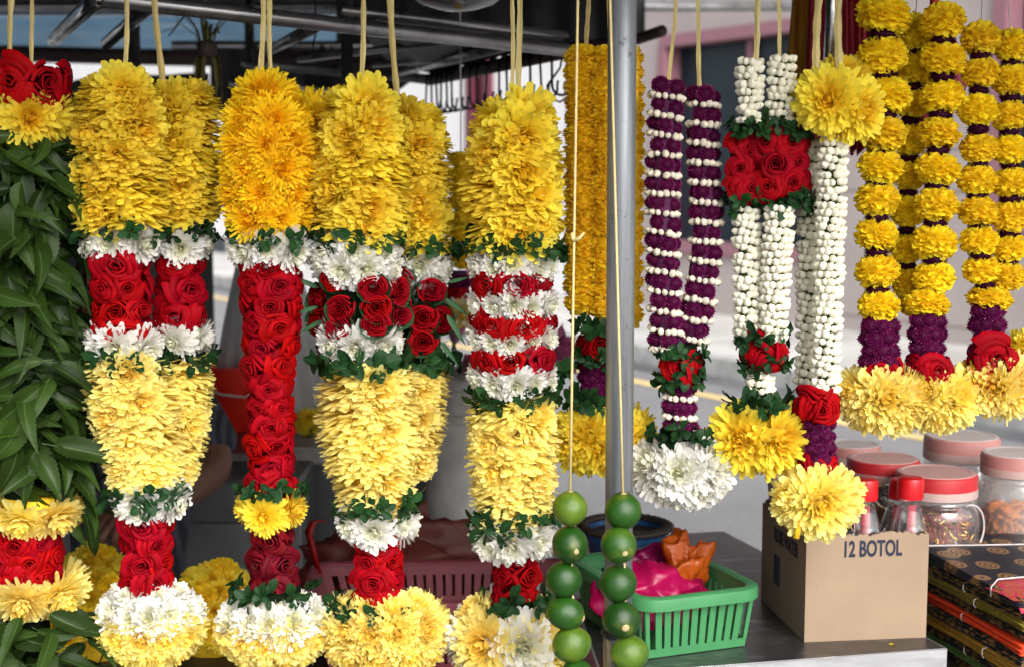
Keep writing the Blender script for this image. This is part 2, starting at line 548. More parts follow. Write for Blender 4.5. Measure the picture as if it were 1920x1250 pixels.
def blade(L, Wd, nu, nv, prof, fold=.25, droop=.6, side=0., serr=0., nteeth=12, wav=0., rng=None):
    """leaf blade from the origin along +x, upper face +z; returns vertices, faces, colours"""
    V = []; pc = []
    x = z = 0.; y0 = 0.
    rnd = rng.random()
    p1 = rng.random()*6
    for a in range(nu+1):
        s = a/nu
        ang = -droop*s
        if a: x += math.cos(ang)*L/nu; z += math.sin(ang)*L/nu; y0 += side*s*L/nu
        w = Wd/2*prof(s)
        for c in range(nv+1):
            v = -1+2*c/nv
            e = 1.0
            if serr and abs(v) > .99 and 0 < a < nu: e = 1 + serr*(1 if a % 2 else -1)
            yy = v*w*e
            zz = z + abs(v)*w*fold + wav*w*math.sin(s*9+p1+(2 if v > 0 else 0))*abs(v)
            V.append((x + (abs(v)*serr*w*.0), y0+yy, zz))
            pc.append((s, rnd, abs(v)))
    Fc = []
    for a in range(nu):
        for c in range(nv):
            k = a*(nv+1)+c
            Fc.append((k, k+nv+1, k+nv+2, k+1))
    return V, Fc, pc
def neem_mesh(name, mat, seed):
    g = np.random.default_rng(seed)
    prof = lambda s: max(.03, (math.sin(PI*min(1, s**.72))**.85)*(1-.25*s)*1.12) if s < 1 else .02
    V, Fc, pc = blade(1., .28*(1+g.normal(0, .14)), 30, 4, prof, fold=.25+g.random()*.4, droop=.4+g.random()*1.3, side=g.normal(0, .45), serr=.065, wav=.18, rng=g)
    # petiole
    b = len(V)
    V += [(-.14,-.006,.02),(-.14,.006,.02),(.02,.006,0),(.02,-.006,0)]; pc += [(0,.5,.0)]*4
    Fc.append((b, b+3, b+2, b+1))
    return mesh_from(name, V, Fc, mat, True, pc)
def sprig_mesh(name, mat, seed, n=10):
    """cluster of small rounded leaflets spreading round +z"""
    g = np.random.default_rng(seed)
    V = []; Fc = []; pc = []
    prof = lambda s: max(.05, math.sin(PI*min(1, (s*.93+.02))**1.25)**.75)
    for i in range(n):
        L = .55+.45*g.random()
        v, f, c = blade(L, L*.62, 5, 2, prof, fold=.30, droop=.2+g.random()*.9, side=g.normal(0, .2), wav=.08, rng=g)
        el = R_(10+65*g.random()); az = i*GA + g.normal(0, .3)
        Mx = Matrix.Rotation(az, 3, 'Z') @ Matrix.Rotation(-el, 3, 'Y') @ Matrix.Rotation(g.normal(0, .5), 3, 'X')
        off = Vector((g.normal(0, .12), g.normal(0, .12), g.normal(0, .10)))
        b = len(V)
        V += [tuple(Mx @ Vector(q) + off) for q in v]; pc += c
        Fc += [tuple(k+b for k in q) for q in f]
    return mesh_from(name, V, Fc, mat, True, pc)

FL = {}
for i in range(4):
    FL.setdefault('yellow', []).append(chrys_mesh('chrysanthemum_mesh', M['yellow'], 10+i))
    FL.setdefault('pale_yellow', []).append(chrys_mesh('chrysanthemum_mesh', M['pale_yellow'], 20+i))
    FL.setdefault('deep_yellow', []).append(chrys_mesh('chrysanthemum_mesh', M['deep_yellow'], 30+i, N=240, width=.15, bendd=-14, inner=.55, tip=.45))
    FL.setdefault('white', []).append(chrys_mesh('chrysanthemum_mesh', M['white'], 40+i, N=160, width=.29, bendd=-22, inner=.50, tip=.58))
    FL.setdefault('big_yellow', []).append(chrys_mesh('chrysanthemum_mesh', M['pale_yellow'], 50+i, N=280, width=.22, bendd=-26, inner=.62))
    FL.setdefault('shade_yellow', []).append(chrys_mesh('chrysanthemum_mesh', M['yellow'], 155+i, N=280, width=.22, bendd=-26, inner=.62))
    FL.setdefault('tier_pale', []).append(tier_mesh('chrysanthemum_mesh', M['pale_yellow'], 310+i))
    FL.setdefault('tier_yellow', []).append(tier_mesh('chrysanthemum_mesh', M['yellow'], 320+i))
    FL.setdefault('gold', []).append(chrys_mesh('chrysanthemum_mesh', M['yellow'], 55+i, N=190, width=.22, bendd=-20, inner=.58, tip=.5))
    FL.setdefault('orange', []).append(chrys_mesh('chrysanthemum_mesh', M['orange'], 60+i, N=60, width=.34))
    FL.setdefault('marigold', []).append(marigold_mesh('marigold_mesh', M['marigold'], 70+i))
    FL.setdefault('dark_marigold', []).append(marigold_mesh('marigold_mesh', M['dark_marigold'], 80+i, N=280))
    FL.setdefault('amaranth', []).append(amaranth_mesh('globe_amaranth_mesh', M['purple'], 90+i))
    FL.setdefault('tuft', []).append(amaranth_mesh('globe_amaranth_mesh', M['dark_purple'], 95+i, N=150))
    FL.setdefault('bud', []).append(bud_mesh('jasmine_bud_mesh', M['bud'], 100+i))
    FL.setdefault('cream_bud', []).append(bud_mesh('jasmine_bud_mesh', M['cream_bud'], 104+i))
for i in range(14):
    FL.setdefault('rose', []).append(rose_mesh('rose_mesh', M['red'], 210+i, opened=.55+.08*i, npet=14+(i*5) % 9))
    FL.setdefault('dry_rose', []).append(rose_mesh('rose_mesh', M['dry_red'], 230+i, opened=.5+.1*i, npet=14))
    FL.setdefault('tight_rose', []).append(rose_mesh('rose_mesh', M['red'], 250+i, opened=.35, npet=17))
    FL.setdefault('sprig', []).append(sprig_mesh('leaf_sprig_mesh', M['sprig'], 270+i, 8+i % 3))
for i in range(9):
    FL.setdefault('neem', []).append(neem_mesh('neem_leaf_mesh', M['neem'], 150+i))
NAMES = dict(yellow='chrysanthemum', pale_yellow='chrysanthemum', deep_yellow='chrysanthemum', white='chrysanthemum', big_yellow='chrysanthemum', shade_yellow='chrysanthemum', tier_pale='chrysanthemum', tier_yellow='chrysanthemum', gold='chrysanthemum',
             orange='chrysanthemum', marigold='marigold', dark_marigold='marigold', amaranth='globe_amaranth', tuft='globe_amaranth', bud='jasmine_bud',
             cream_bud='jasmine_bud', rose='rose', dry_rose='rose', tight_rose='rose', sprig='leaf_sprig', neem='leaf')
# ------------------------------------------------------------------ setting materials
m, n, l, out = new_mat('asphalt')
b = prin(n, (.17,.17,.18), .85)
f1 = noise_tex(n, l, 1.1, 5); f2 = noise_tex(n, l, 55, 3)
c = ramp(n, l, f1, [(.3, (.12,.12,.127)), (.7, (.185,.185,.19))])
c = mixc(n, l, .35, c, ramp(n, l, f2, [(.3, (.10,.10,.10)), (.7, (.30,.30,.31))]))
l.new(c, b.inputs['Base Color']); bump(n, l, f2, b, .4, .01); l.new(b.outputs[0], out.inputs[0])
M['asphalt'] = m
M['paving'] = plain('paving concrete', (.42,.41,.395), .85, var=.28, scale=1.2, bmp=.2, bscale=60)
M['kerb'] = plain('kerb stone', (.36,.36,.35), .85, var=.3, scale=6, bmp=.3, bscale=50)
M['linepaint'] = plain('worn yellow road paint', (.66,.48,.20), .8, var=.25, scale=7)
M['pinkwall'] = plain('dusty pink render', (.36,.312,.302), .85, var=.10, scale=2.0, bmp=.15, bscale=60)
M['groove'] = plain('wall joint', (.24,.18,.17), .9)
M['whitewall'] = plain('white painted wall', (.74,.73,.74), .8, var=.05, scale=1.5)
M['winglass'] = plain('dark window glass', (.014,.024,.032), .3, var=.3, scale=.8, spec=.2)
M['pinkframe'] = plain('mauve window frame', (.26,.12,.15), .6)
M['maroonframe'] = plain('maroon door frame', (.12,.02,.04), .5)
M['canopy'] = plain('black canopy sheet', (.012,.012,.013), .6, var=.5, scale=3, bmp=.5, bscale=8)
M['greysteel'] = plain('dull steel tube', (.36,.36,.37), .3, .9, var=.3, scale=16)
M['chrome'] = plain('polished steel tube', (.55,.55,.56), .14, 1., var=.1, scale=10)
M['brownsteel'] = plain('rusty brown beam', (.07,.05,.045), .6, .3, var=.4, scale=12)
M['blackiron'] = plain('black iron wire', (.02,.02,.022), .4, .6)
m, n, l, out = new_mat('galvanised steel')
b = prin(n, (.26,.275,.295), .48, .5)
f1 = noise_tex(n, l, 34, 5, .65, 'Object', (3,3,.10)); f2 = noise_tex(n, l, 48, 6, .8); f3 = noise_tex(n, l, 7, 3)
c = ramp(n, l, f1, [(.3, (.14,.15,.165)), (.52, (.25,.265,.285)), (.75, (.38,.39,.40))])
c = mixc(n, l, ramp(n, l, f2, [(.60, (0,0,0)), (.68, (.9,.9,.9))]), c, (.075,.07,.065))
c = mixc(n, l, ramp(n, l, f3, [(.55, (0,0,0)), (.8, (.5,.5,.5))]), c, (.40,.40,.39))
l.new(c, b.inputs['Base Color']); bump(n, l, f2, b, .12, .002); l.new(b.outputs[0], out.inputs[0])
M['galv'] = m
M['bench'] = plain('dark stained boards', (.022,.016,.012), .45, var=.5, scale=9, stretch=(.6,6,6), bmp=.3)
m, n, l, out = new_mat('stainless table')
b = prin(n, (.42,.42,.43), .26, .9)
f1 = noise_tex(n, l, 5, 6, .7); f2 = noise_tex(n, l, 16, 4, .6, 'Object', (1,6,1))
f3 = noise_tex(n, l, 9, 7, .75, 'Object', (1,3,1))
cc = ramp(n, l, f1, [(.35, (.08,.08,.085)), (.55, (.16,.16,.165)), (.72, (.30,.30,.30))])
l.new(mixc(n, l, ramp(n, l, f3, [(.56, (0,0,0)), (.66, (.8,.8,.8))]), cc, (.42,.41,.41)), b.inputs['Base Color'])
l.new(mth(n, l, 'ADD', .14, mth(n, l, 'MULTIPLY', f1, .45)), b.inputs['Roughness'])
bump(n, l, f2, b, .08, .004); l.new(b.outputs[0], out.inputs[0])
M['steeltop'] = m
M['steeledge'] = plain('steel table edge', (.58,.58,.60), .34, .8, var=.15, scale=18, stretch=(1,1,5))
M['concrete'] = plain('old grey concrete', (.48,.47,.45), .9, var=.35, scale=9, bmp=.4, bscale=45)
M['darkpanel'] = plain('dark counter panel', (.12,.125,.13), .5, .2, var=.35, scale=6)
M['counteredge'] = plain('grey counter edge', (.34,.33,.31), .6, var=.25, scale=14)
m, n, l, out = new_mat('blue tarpaulin')
f1 = noise_tex(n, l, 9, 5, .65, 'Object', (.4,1,5))
c = ramp(n, l, f1, [(.3, (.40,.58,.72)), (.55, (.55,.70,.80)), (.75, (.78,.84,.88))])
b = prin(n, (.1,.3,.5), .5); l.new(c, b.inputs['Base Color'])
t = n.new('ShaderNodeBsdfTranslucent'); l.new(c, t.inputs[0])
mx = n.new('ShaderNodeMixShader'); mx.inputs[0].default_value = .8
l.new(b.outputs[0], mx.inputs[1]); l.new(t.outputs[0], mx.inputs[2]); l.new(mx.outputs[0], out.inputs[0])
M['tarp'] = m

# ------------------------------------------------------------------ ground, street and building
def sheet(name, pts, mat, kind='structure'):
    o = link(name, mesh_from(name, pts, [tuple(range(len(pts)))], mat, False))
    if kind: o['kind'] = kind
    return o
g_ = MB(); nG = 24
for i in range(nG+1):
    for j in range(nG+1):
        g_.V.append((-150+300*i/nG, -60+260*j/nG, 0))
for i in range(nG):
    for j in range(nG):
        a = i*(nG+1)+j
        g_.F.append((a, a+nG+1, a+nG+2, a+1))
o = g_.build('road', M['asphalt']); o['kind'] = 'structure'
W0 = G(1600, 648, 0)
SU = Vector((-math.sin(R_(31.9)), math.cos(R_(31.9)), 0))      # along the street, away from the camera
SN = Vector((-SU.y, SU.x, 0))                                   # from the building towards the road
if SN.dot(W0) > 0: SN = -SN
def wall_sz(px, py):
    """pixel -> (distance along the wall, height)"""
    d = ray(px, py)
    t = (W0-CAM).dot(SN)/d.dot(SN)
    q = CAM+d*t
    return (q-W0).dot(SU), q.z
def wp(s, z, off=0.): return W0 + SU*s + SN*off + Vector((0,0,z))
def wall_box(mb, s0, s1, z0, z1, o0, o1):
    V = [wp(s, z, o) for z in (z0, z1) for s, o in ((s0,o0),(s1,o0),(s1,o1),(s0,o1))]
    mb.add(V, [(0,1,2,3),(7,6,5,4),(0,4,5,1),(1,5,6,2),(2,6,7,3),(3,7,4,0)])
pw = (G(1400, 688, .1)-W0).dot(SN)
mb = MB(); wall_box(mb, -12, 40, -.02, .12, -.02, pw-.16)
o = mb.build('pavement', M['paving']); o['kind'] = 'structure'
kerb = link('kerb', None); kerb['kind'] = 'structure'
ks = MB(); L_ = .95
for i in range(40):
    mb = MB(); s = -11.5+i*1.0
    wall_box(mb, s, s+L_*1.035, -.02, .125+.004*random.random(), pw-.155+.006*random.random(), pw)
    mb.build('kerb_stone', M['kerb'], kerb)
lp = (G(1400, 755, .004)-W0).dot(SN)
mb = MB()
for wdt, o0 in ((.11, 0), ):
    mb.add([wp(-14, .004, lp-wdt/2), wp(45, .004, lp-wdt/2), wp(45, .004, lp+wdt/2), wp(-14, .004, lp+wdt/2)], [(0,1,2,3)])
o = mb.build('road_line', M['linepaint']); o['kind'] = 'structure'

gk = MB(); gk.add([wp(-14, .002, pw+.002), wp(45, .002, pw+.002), wp(45, .002, lp-.35), wp(-14, .002, lp-.35)], [(0,1,2,3)])
o = gk.build('road_gutter', plain('dark gutter asphalt', (.085,.088,.095), .8, var=.45, scale=1.6)); o['kind'] = 'structure'
# pink building: near facade; white building beyond it
s_edge, _ = wall_sz(1062, 300)
bd = thing('pink_building', 'dusty pink rendered street building with dark windows and wall joints', 'building', W0)
sA, zA = wall_sz(1240, 72); sB, _ = wall_sz(1562, 72)
_, zB = wall_sz(1400, 478)
sC, zC = wall_sz(1872, 5); _, zD = wall_sz(1890, 430)
sD = sC-3.2
s_near = sD-6
def solid(mb, s0, s1, z0, z1): wall_box(mb, s0, s1, z0, z1, -.35, 0)
mb = MB()
top = 6.5
solid(mb, sA+.001, s_edge, 0, top)
solid(mb, sB, sA, 0, zB); solid(mb, sB, sA, zA, top)
solid(mb, sC, sB-.001, 0, top)
solid(mb, sD, sC-.002, 0, zD); solid(mb, sD, sC-.002, zC+.8, top)
solid(mb, s_near, sD-.003, 0, top)
mb.build('wall', M['pinkwall'], bd, off=W0)
mb = MB()
for z in (wall_sz(1700, 281)[1], wall_sz(1700, 358)[1], wall_sz(1700, 358)[1]-1.0, wall_sz(1700, 150)[1]):
    wall_box(mb, s_near, sB-.02, z-.008, z+.008, 0, .004)
mb.build('wall_joint', M['groove'], bd, off=W0)
def window(s0, s1, z0, z1, mull, fr=.09):
    mb = MB(); wall_box(mb, s1+.0, s0-.0, z0, z1, -.20, -.16)
    f = MB()
    wall_box(f, s1, s0, z1-fr, z1+.02, -.159, .03); wall_box(f, s1, s0, z0-.02, z0+fr, -.159, .05)
    wall_box(f, s1-.02, s1+fr, z0+fr+.002, z1-fr-.002, -.158, .03); wall_box(f, s0-fr, s0+.02, z0+fr+.002, z1-fr-.002, -.158, .03)
    for k in range(1, mull):
        s = s1+(s0-s1)*k/mull
        wall_box(f, s-.035, s+.035, z0+fr+.002, z1-fr-.002, -.157, -.10)
    w = f.build('window', M['pinkframe'], bd, off=W0)
    mb.build('pane', M['winglass'], w, off=W0)
window(sA, sB, zB, zA, 2)
window(sC-.002, sD, zD, zC+.8, 2)
wb = thing('white_building', 'white building with a dark maroon framed doorway behind the striped garland', 'building', wp(s_edge, 0))
sE, _ = wall_sz(922, 300); sF, _ = wall_sz(876, 300)
mb = MB()
def solid2(s0, s1, z0, z1): wall_box(mb, s0, s1, z0, z1, -.4, -.02)
solid2(s_edge+.003, sE, 0, 7); solid2(sF, sF+40, 0, 7); solid2(sE, sF, 3.4, 7)
O2 = wp(s_edge, 0)
mb.build('wall', M['whitewall'], wb, off=O2)
mb = MB(); wall_box(mb, sE, sF, 0, 3.4, -.30, -.26)
dr = mb.build('door', M['winglass'], wb, off=O2)
for (x0, x1, y0_, y1_) in ((384, 432, 512, 640), (560, 582, 560, 690), (770, 842, 300, 520)):
    s0, zt_ = wall_sz(x1, y0_); s1, zb_ = wall_sz(x0, y1_)
    zb_ = max(.25, zb_)
    f = MB(); wall_box(f, s0, s1, zb_, zt_, -.0195, .03); fo = f.build('window', plain('grey window frame', (.30,.30,.31), .6), wb, off=O2)
    q = MB(); wall_box(q, s0+.12, s1-.12, zb_+.12, zt_-.12, .0305, .034); q.build('pane', M['winglass'], fo, off=O2)
mb = MB()
wall_box(mb, sE+.002, sE+.16, 0, 3.39, -.258, .03); wall_box(mb, sF-.16, sF-.002, 0, 3.39, -.258, .03); wall_box(mb, sE+.3, sE+.42, 0, 3.39, -.258, -.2)
mb.build('door_frame', M['maroonframe'], dr, off=O2)

# ------------------------------------------------------------------ our stall: canopy, rail, pole
cn = thing('canopy', 'black sheet canopy over the flower stall', 'canopy', (0, 3, 1.9))
ZC = 1.9
def slab(mb, pts, z0, th):
    k = len(pts)
    V = [(p[0], p[1], z0) for p in pts]+[(p[0], p[1], z0+th) for p in pts]
    mb.add(V, [tuple(range(k-1, -1, -1)), tuple(range(k, 2*k))]+[(i, (i+1) % k, k+(i+1) % k, k+i) for i in range(k)])
mb = MB()
q1 = P(1180, 10, 4.55); q2 = P(700, 40, 5.1)
slab(mb, [(-2.6, .80), (1.75, .80), (1.55, 3.2), (q1.x, 4.5), (q2.x, 5.03), (-3.2, 5.03)], ZC, .012)
mb.build('canopy_sheet', M['canopy'], cn, off=Vector((0,3,1.9)))
mb = MB()
for y in (.83, 2.2, 3.4, 4.6):
    mb.tube([(-2.6, y, ZC-.02), (1.5-.12*y, y, ZC-.02)], .016, 8)
for x in (-2.2, -1.1, .2, 1.2):
    mb.tube([(x, .83, ZC-.05), (x, 3.4, ZC-.05)], .014, 8)
mb.build('canopy_frame', M['greysteel'], cn, True, off=Vector((0,3,1.9)))
# blue tarpaulin hanging at the far end
y0 = 5.03; za = P(0, 30, y0).z; zb = P(0, 92, y0).z
xa, xb = P(-500, 60, y0).x, P(662, 60, y0).x
V = []; Fc = []; nx, nz = 60, 6
for i in range(nx+1):
    for j in range(nz+1):
        x = xa+(xb-xa)*i/nx; f = j/nz
        V.append((x, y0+.02*math.sin(x*9)*f+.012*math.sin(x*23+2)*f, za+(zb-za)*f*(1+.10*math.sin(x*2.3))-.02*f*(x-xa)/(xb-xa)))
for i in range(nx):
    for j in range(nz):
        a = i*(nz+1)+j
        Fc.append((a, a+nz+1, a+nz+2, a+1))
tp = thing('tarpaulin', 'blue translucent tarpaulin strip hanging at the far end of the roof', 'tarpaulin', (0,0,0), None, mesh_from('tarpaulin', V, Fc, M['tarp']))
sm = tp.modifiers.new('thickness', 'SOLIDIFY'); sm.thickness = .002
# unseen curtain added on the left to cut the side light
sc_ = thing('shading_curtain', 'dark curtain added out of view on the left to block side light', 'curtain', (-1.2, 1.7, 0))
V = []; Fc = []; nx = 60
for i in range(nx+1):
    y = .45+2.55*i/nx
    for z in (ZC-.01, 1.0, .03): V.append((.03*math.sin(y*19)+.012*math.sin(y*47), y-1.7, z))
for i in range(nx):
    for j in range(2):
        k = i*3+j; Fc.append((k, k+3, k+4, k+1))
link('shading_cloth', mesh_from('shading_cloth', V, Fc, plain('dark light-blocking cloth', (.02,.022,.024), .9, var=.4, scale=4)), sc_)
mb = MB(); mb.tube([(0,-1.3,ZC-.012),(0,1.35,ZC-.012)], .01, 8); mb.build('shading_rod', M['greysteel'], sc_, True)
# dark beam under it and its posts
bm_ = thing('roof_beam', 'dark roof beam below the blue tarpaulin strip', 'beam', P(200, 100, 4.95))
mb = MB(); a = P(-520, 88, 4.95); b_ = P(720, 118, 4.95)
mb.tube([a-bm_.location, b_-bm_.location], .028, 8)
mb.build('beam', M['brownsteel'], bm_, True)
mb = MB()
for px in (-300, 500):
    q = P(px, 100, 4.96)-bm_.location
    mb.tube([q, Vector((q.x, q.y, -bm_.location.z))], .03, 8)
mb.build('post', M['brownsteel'], bm_, True)
bs = thing('back_screen', 'dark cloth screen closing the stall behind the leaf garland', 'screen', P(150, 640, 4.3))
V = []; Fc = []; nx = 40
a = P(-700, 150, 4.3); b_ = P(392, 150, 4.3)
for i in range(nx+1):
    x = a.x+(b_.x-a.x)*i/nx
    for z in (a.z+.02*math.sin(x*5), .9, .02):
        V.append(Vector((x, 4.3+.035*math.sin(x*17)+.02*math.sin(x*41), z))-bs.location)
for i in range(nx):
    for j in range(2):
        k = i*3+j; Fc.append((k, k+3, k+4, k+1))
link('screen_cloth', mesh_from('screen_cloth', V, Fc, plain('dark green cloth', (.018,.022,.02), .9, var=.4, scale=4)), bs)
# two uprights inside the stall
for px, d, r, lb in ((257, 2.9, 24, 'dark upright post behind the left yellow garland'), (653, 2.7, 23, 'grey upright post behind the rosebud garland'), (472, 3.6, 18, 'thin dark post behind the deep golden garland')):
    q = P(px, 300, d)
    mb = MB(); mb.tube([(q.x, q.y, 0), (q.x, q.y, ZC-.03)], m_(r/2, d), 12)
    mb.build('post_tube', M['greysteel'], None, True)
    o = bpy.context.scene.objects[-1] if False else COL.objects[-1]
    o.name = 'roof_post'; o['label'] = lb; o['category'] = 'post'
    f = MB(); f.lathe([(m_(r/2, d)*1.05, 0), (m_(r/2, d)*2.4, 0), (m_(r/2, d)*2.4, .012), (m_(r/2, d)*1.05, .014)], 16, (q.x, q.y, 0)); f.build('foot_plate', M['greysteel'], o, True)
# frame tubes (a shelf frame at about 1.57 m)
C_ = P(1062, 94, 2.475); A_ = P(190, -2, 1.86); H_ = P(806, 150, 3.15)
fr = thing('tube_awning', 'steel tubes of the neighbouring awning with a dark sheet on them', 'awning', C_)
mb = MB(); mb.tube([A_-C_, (A_.lerp(C_, .5))-C_+Vector((0,0,.0)), Vector((0,0,0))], .0115, 10); mb.build('front_tube', M['greysteel'], fr, True)
mb = MB(); mb.tube([Vector((0,0,-.002)), H_-C_], .013, 10); mb.build('side_tube', M['brownsteel'], fr, True)
B2 = P(100, 76, 2.75)
mb = MB(); mb.tube([A_-C_, P(176, 4, 1.9)-C_, B2-C_], .012, 10); mb.build('bent_tube', M['chrome'], fr, True)
mb = MB(); mb.tube([P(200, 82, 2.8)-C_, P(300, -5, 2.3)-C_], .012, 10); mb.build('brace_tube', M['chrome'], fr, True)
mb = MB(); mb.tube([P(500, 122, 3.3)-C_, P(735, 142, 3.5)-C_, P(810, 150, 3.16)-C_], .012, 10); mb.build('back_tube', M['greysteel'], fr, True)
mb = MB(); mb.tube([P(735, 138, 3.5)-C_, P(955, 82, 2.38)-C_], .012, 10); mb.build('cross_tube', M['greysteel'], fr, True)
mb = MB(); mb.tube([P(500, 98, 3.2)-C_, P(590, 50, 2.13)-C_], .010, 10); mb.build('cross_tube', M['greysteel'], fr, True)
for (x0, y0_, d0, x1, y1_, d1, r_) in ((430,158,3.55,742,176,3.6,.008),(455,118,3.3,640,196,3.45,.007),(520,190,3.5,700,150,3.3,.007),(560,112,3.0,900,70,2.45,.007),(640,20,2.4,1060,66,3.1,.008),(700,122,3.1,930,104,2.8,.006)):
    mb = MB(); mb.tube([P(x0, y0_, d0)-C_, P(x1, y1_, d1)-C_], r_, 8); mb.build('cross_tube', M['greysteel'], fr, True)
# dark sheet lying on the frame
mb = MB()
E1 = A_.lerp(C_, .52); 
pts = [C_+Vector((-.004,0,.014)), C_.lerp(H_, .5)+Vector((0,0,.014)), H_+Vector((0,0,.014)), P(735, 128, 3.5)+Vector((0,0,.012)), P(300, 80, 3.2)+Vector((0,0,.09)), P(260, -30, 2.0)+Vector((0,0,.02)), A_.lerp(C_, .12)+Vector((0,0,.016))]
# hung only between the tubes of the right half
pts = [C_+Vector((-.004,.0,.014)), H_+Vector((0,0,.014)), P(735, 134, 3.5)+Vector((0,0,.014)), P(660, 60, 2.6)+Vector((0,0,.014)), A_.lerp(C_, .52)+Vector((0,.012,.014))]
k = len(pts)
V = [p-C_ for p in pts]+[p-C_+Vector((0,0,.006)) for p in pts]
mb.add(V, [tuple(range(k-1,-1,-1)), tuple(range(k, 2*k))]+[(i, (i+1) % k, k+(i+1) % k, k+i) for i in range(k)])
mb.build('awning_sheet', M['canopy'], fr)
# beam in brown wood beneath the back tube
mb = MB(); a = P(500, 108, 3.42); b_ = P(770, 128, 3.42)
mb.tube([a-C_, b_-C_], .02, 4); mb.build('wood_beam', M['brownsteel'], fr)
mb = MB(); mb.tube([(C_.x+.01, C_.y+.02, 0-0)-C_ if False else Vector((.0,.02,-C_.z)), Vector((0,.02,-.014))], .008, 8)
# S hooks along the side tube
HK = 24
def hook_mesh():
    mb = MB(); r = .011
    pts = [Vector((0, math.cos(t)*.0165, math.sin(t)*.0165)) for t in np.linspace(-.3, PI+.1, 9)]
    x0 = pts[-1]
    pts += [Vector((0, x0.y, -.02)), Vector((0, x0.y, -.05))]
    pts += [Vector((0, x0.y+.0165-math.cos(t)*.0165, -.055-math.sin(t)*.0165)) for t in np.linspace(.1, PI+.2, 9)]
    pts += [Vector((0, pts[-1].y+.002, -.042))]
    mb.tube(pts, .0024, 6)
    return mb.mesh('s_hook', M['blackiron'], True)
hm = hook_mesh()
spots = [0.03+.072*i+.010*math.sin(i*2.2) for i in range(7)] + [.54+.06*i for i in range(3)] + [.74+.045*i for i in range(6)]
for i, f in enumerate(spots):
    o = thing('s_hook', 'black wire S hook hanging in the row along the awning edge', 's hook', C_.lerp(H_, f)+Vector((0,0,-.0035)), 'hooks along the awning edge', hm)
    o.rotation_euler = (0, random.uniform(-.12, .12), R_(-69)+random.uniform(-.3, .3))
a = P(1050, 128, 2.52)
mb = MB(); mb.tube([a+Vector((.004,0,.02)), a, a+Vector((-.022,0,-.03)), a+Vector((-.02,0,-.05)), a+Vector((0,0,-.058)), a+Vector((.02,0,-.045)), a+Vector((.03,0,-.03))], .0022, 6)
o = mb.build('wire_hook', M['blackiron'], None, True); o['label'] = 'large bent wire hook at the right end of the hook row'; o['category'] = 'hook'
# pipe and bracket right of the pole
a = P(1195, 74, 3.0); b_ = P(1242, 58, 2.9)
mb = MB(); mb.tube([P(1010, 96, 3.2), a, b_], .0115, 10)
o = mb.build('awning_pipe', M['brownsteel'], None, True); o['label'] = 'brown awning pipe end sticking out right of the steel pole'; o['category'] = 'pipe'
# black cloth hanging along the far right end of the roof
ve = thing('dark_valance', 'black valance along the roof edge above the hook row', 'valance', P(900, 40, 4.48))
V = []; Fc = []; nx = 40
for i in range(nx+1):
    px = 630+580*i/nx
    for py in (-18, 30, 86-18*max(0, (px-1040)/170)):
        p = P(px, py, 4.48); V.append(Vector((p.x, p.y+.014*math.sin(px*.08)+.008*math.sin(px*.27), min(p.z, ZC-.004)))-ve.location)
for i in range(nx):
    for j in range(2):
        k = i*3+j; Fc.append((k, k+1, k+4, k+3))
link('valance_sheet', mesh_from('valance_sheet', V, Fc, M['canopy']), ve)
# dark valance closing the next stall's roof
va = thing('dark_valance', 'black valance sheet hanging below the roof behind the golden and rosebud garlands', 'valance', P(560, 150, 3.75))
V = []; Fc = []; nx = 40
a = P(396, 92, 3.75); b_ = P(775, 92, 3.75)
for i in range(nx+1):
    f = i/nx; px = 396+379*f
    yb = 212 if px < 690 else 212-(px-690)*.72
    for py in (84, (84+yb)/2, yb):
        p = P(px, py, 3.75); V.append(Vector((p.x, p.y+.012*math.sin(px*.09)+.008*math.sin(px*.31), p.z))-va.location)
for i in range(nx):
    for j in range(2):
        k = i*3+j; Fc.append((k, k+1, k+4, k+3))
link('valance_sheet', mesh_from('valance_sheet', V, Fc, M['canopy']), va)
mb = MB(); mb.tube([a-va.location+Vector((-.1,0,.008)), b_-va.location+Vector((.02,0,.008))], .012, 8); mb.build('valance_tube', M['greysteel'], va, True)
# rail
rl = thing('hanging_rail', 'steel rail above the stall front carrying the garland ribbons', 'rail', (0, RAIL_Y, RAIL_Z))
mb = MB(); mb.tube([(-.95,0,0), (1.0,0,0)], .0095, 10); mb.build('rail_tube', M['greysteel'], rl, True)
mb = MB()
for x in (-.93, -.2, .5, .97): mb.tube([(x,0,.0), (x,0,ZC-RAIL_Z-.01)], .004, 6)
mb.build('hanger', M['blackiron'], rl, True)
# the pole
D_P = 1.575
pt = P(1167, 0, D_P); pb = P(1159, 1190, D_P)
d_ = (pb-pt)/(pt.z-pb.z)
po = thing('steel_pole', 'thick galvanised steel pole at the front of the stall', 'pole', pb + d_*pb.z)
base = po.location.copy()
topp = pt - d_*(ZC-.005-pt.z)
mb = MB(); mb.tube([pb-base, topp-base], m_(26.5, D_P), 28); mb.build('pole_tube', M['galv'], po, True)
mb = MB(); mb.tube([Vector((0,0,0)), pb-base+Vector((0,0,.004))], m_(28.5, D_P), 24); mb.build('pole_sleeve', M['greysteel'], po, True)
mb = MB(); r_ = m_(29, D_P)
mb.lathe([(r_,-.0035),(r_+.002,-.002),(r_+.0025,0),(r_+.002,.002),(r_,.0035)], 24, pb-base+Vector((0,0,.003))); mb.build('pole_ring', M['blackiron'], po, True)
# chrome tube upper right
q = P(1560, 60, 2.02)
mb = MB(); mb.tube([(q.x+.006, q.y, ZC-.01), (q.x-.004, q.y, 1.27)], m_(14, 2.02), 16)
o = mb.build('chrome_tube', M['chrome'], None, True); o['label'] = 'shiny chrome tube between the two ribbons above the big yellow flower'; o['category'] = 'tube'

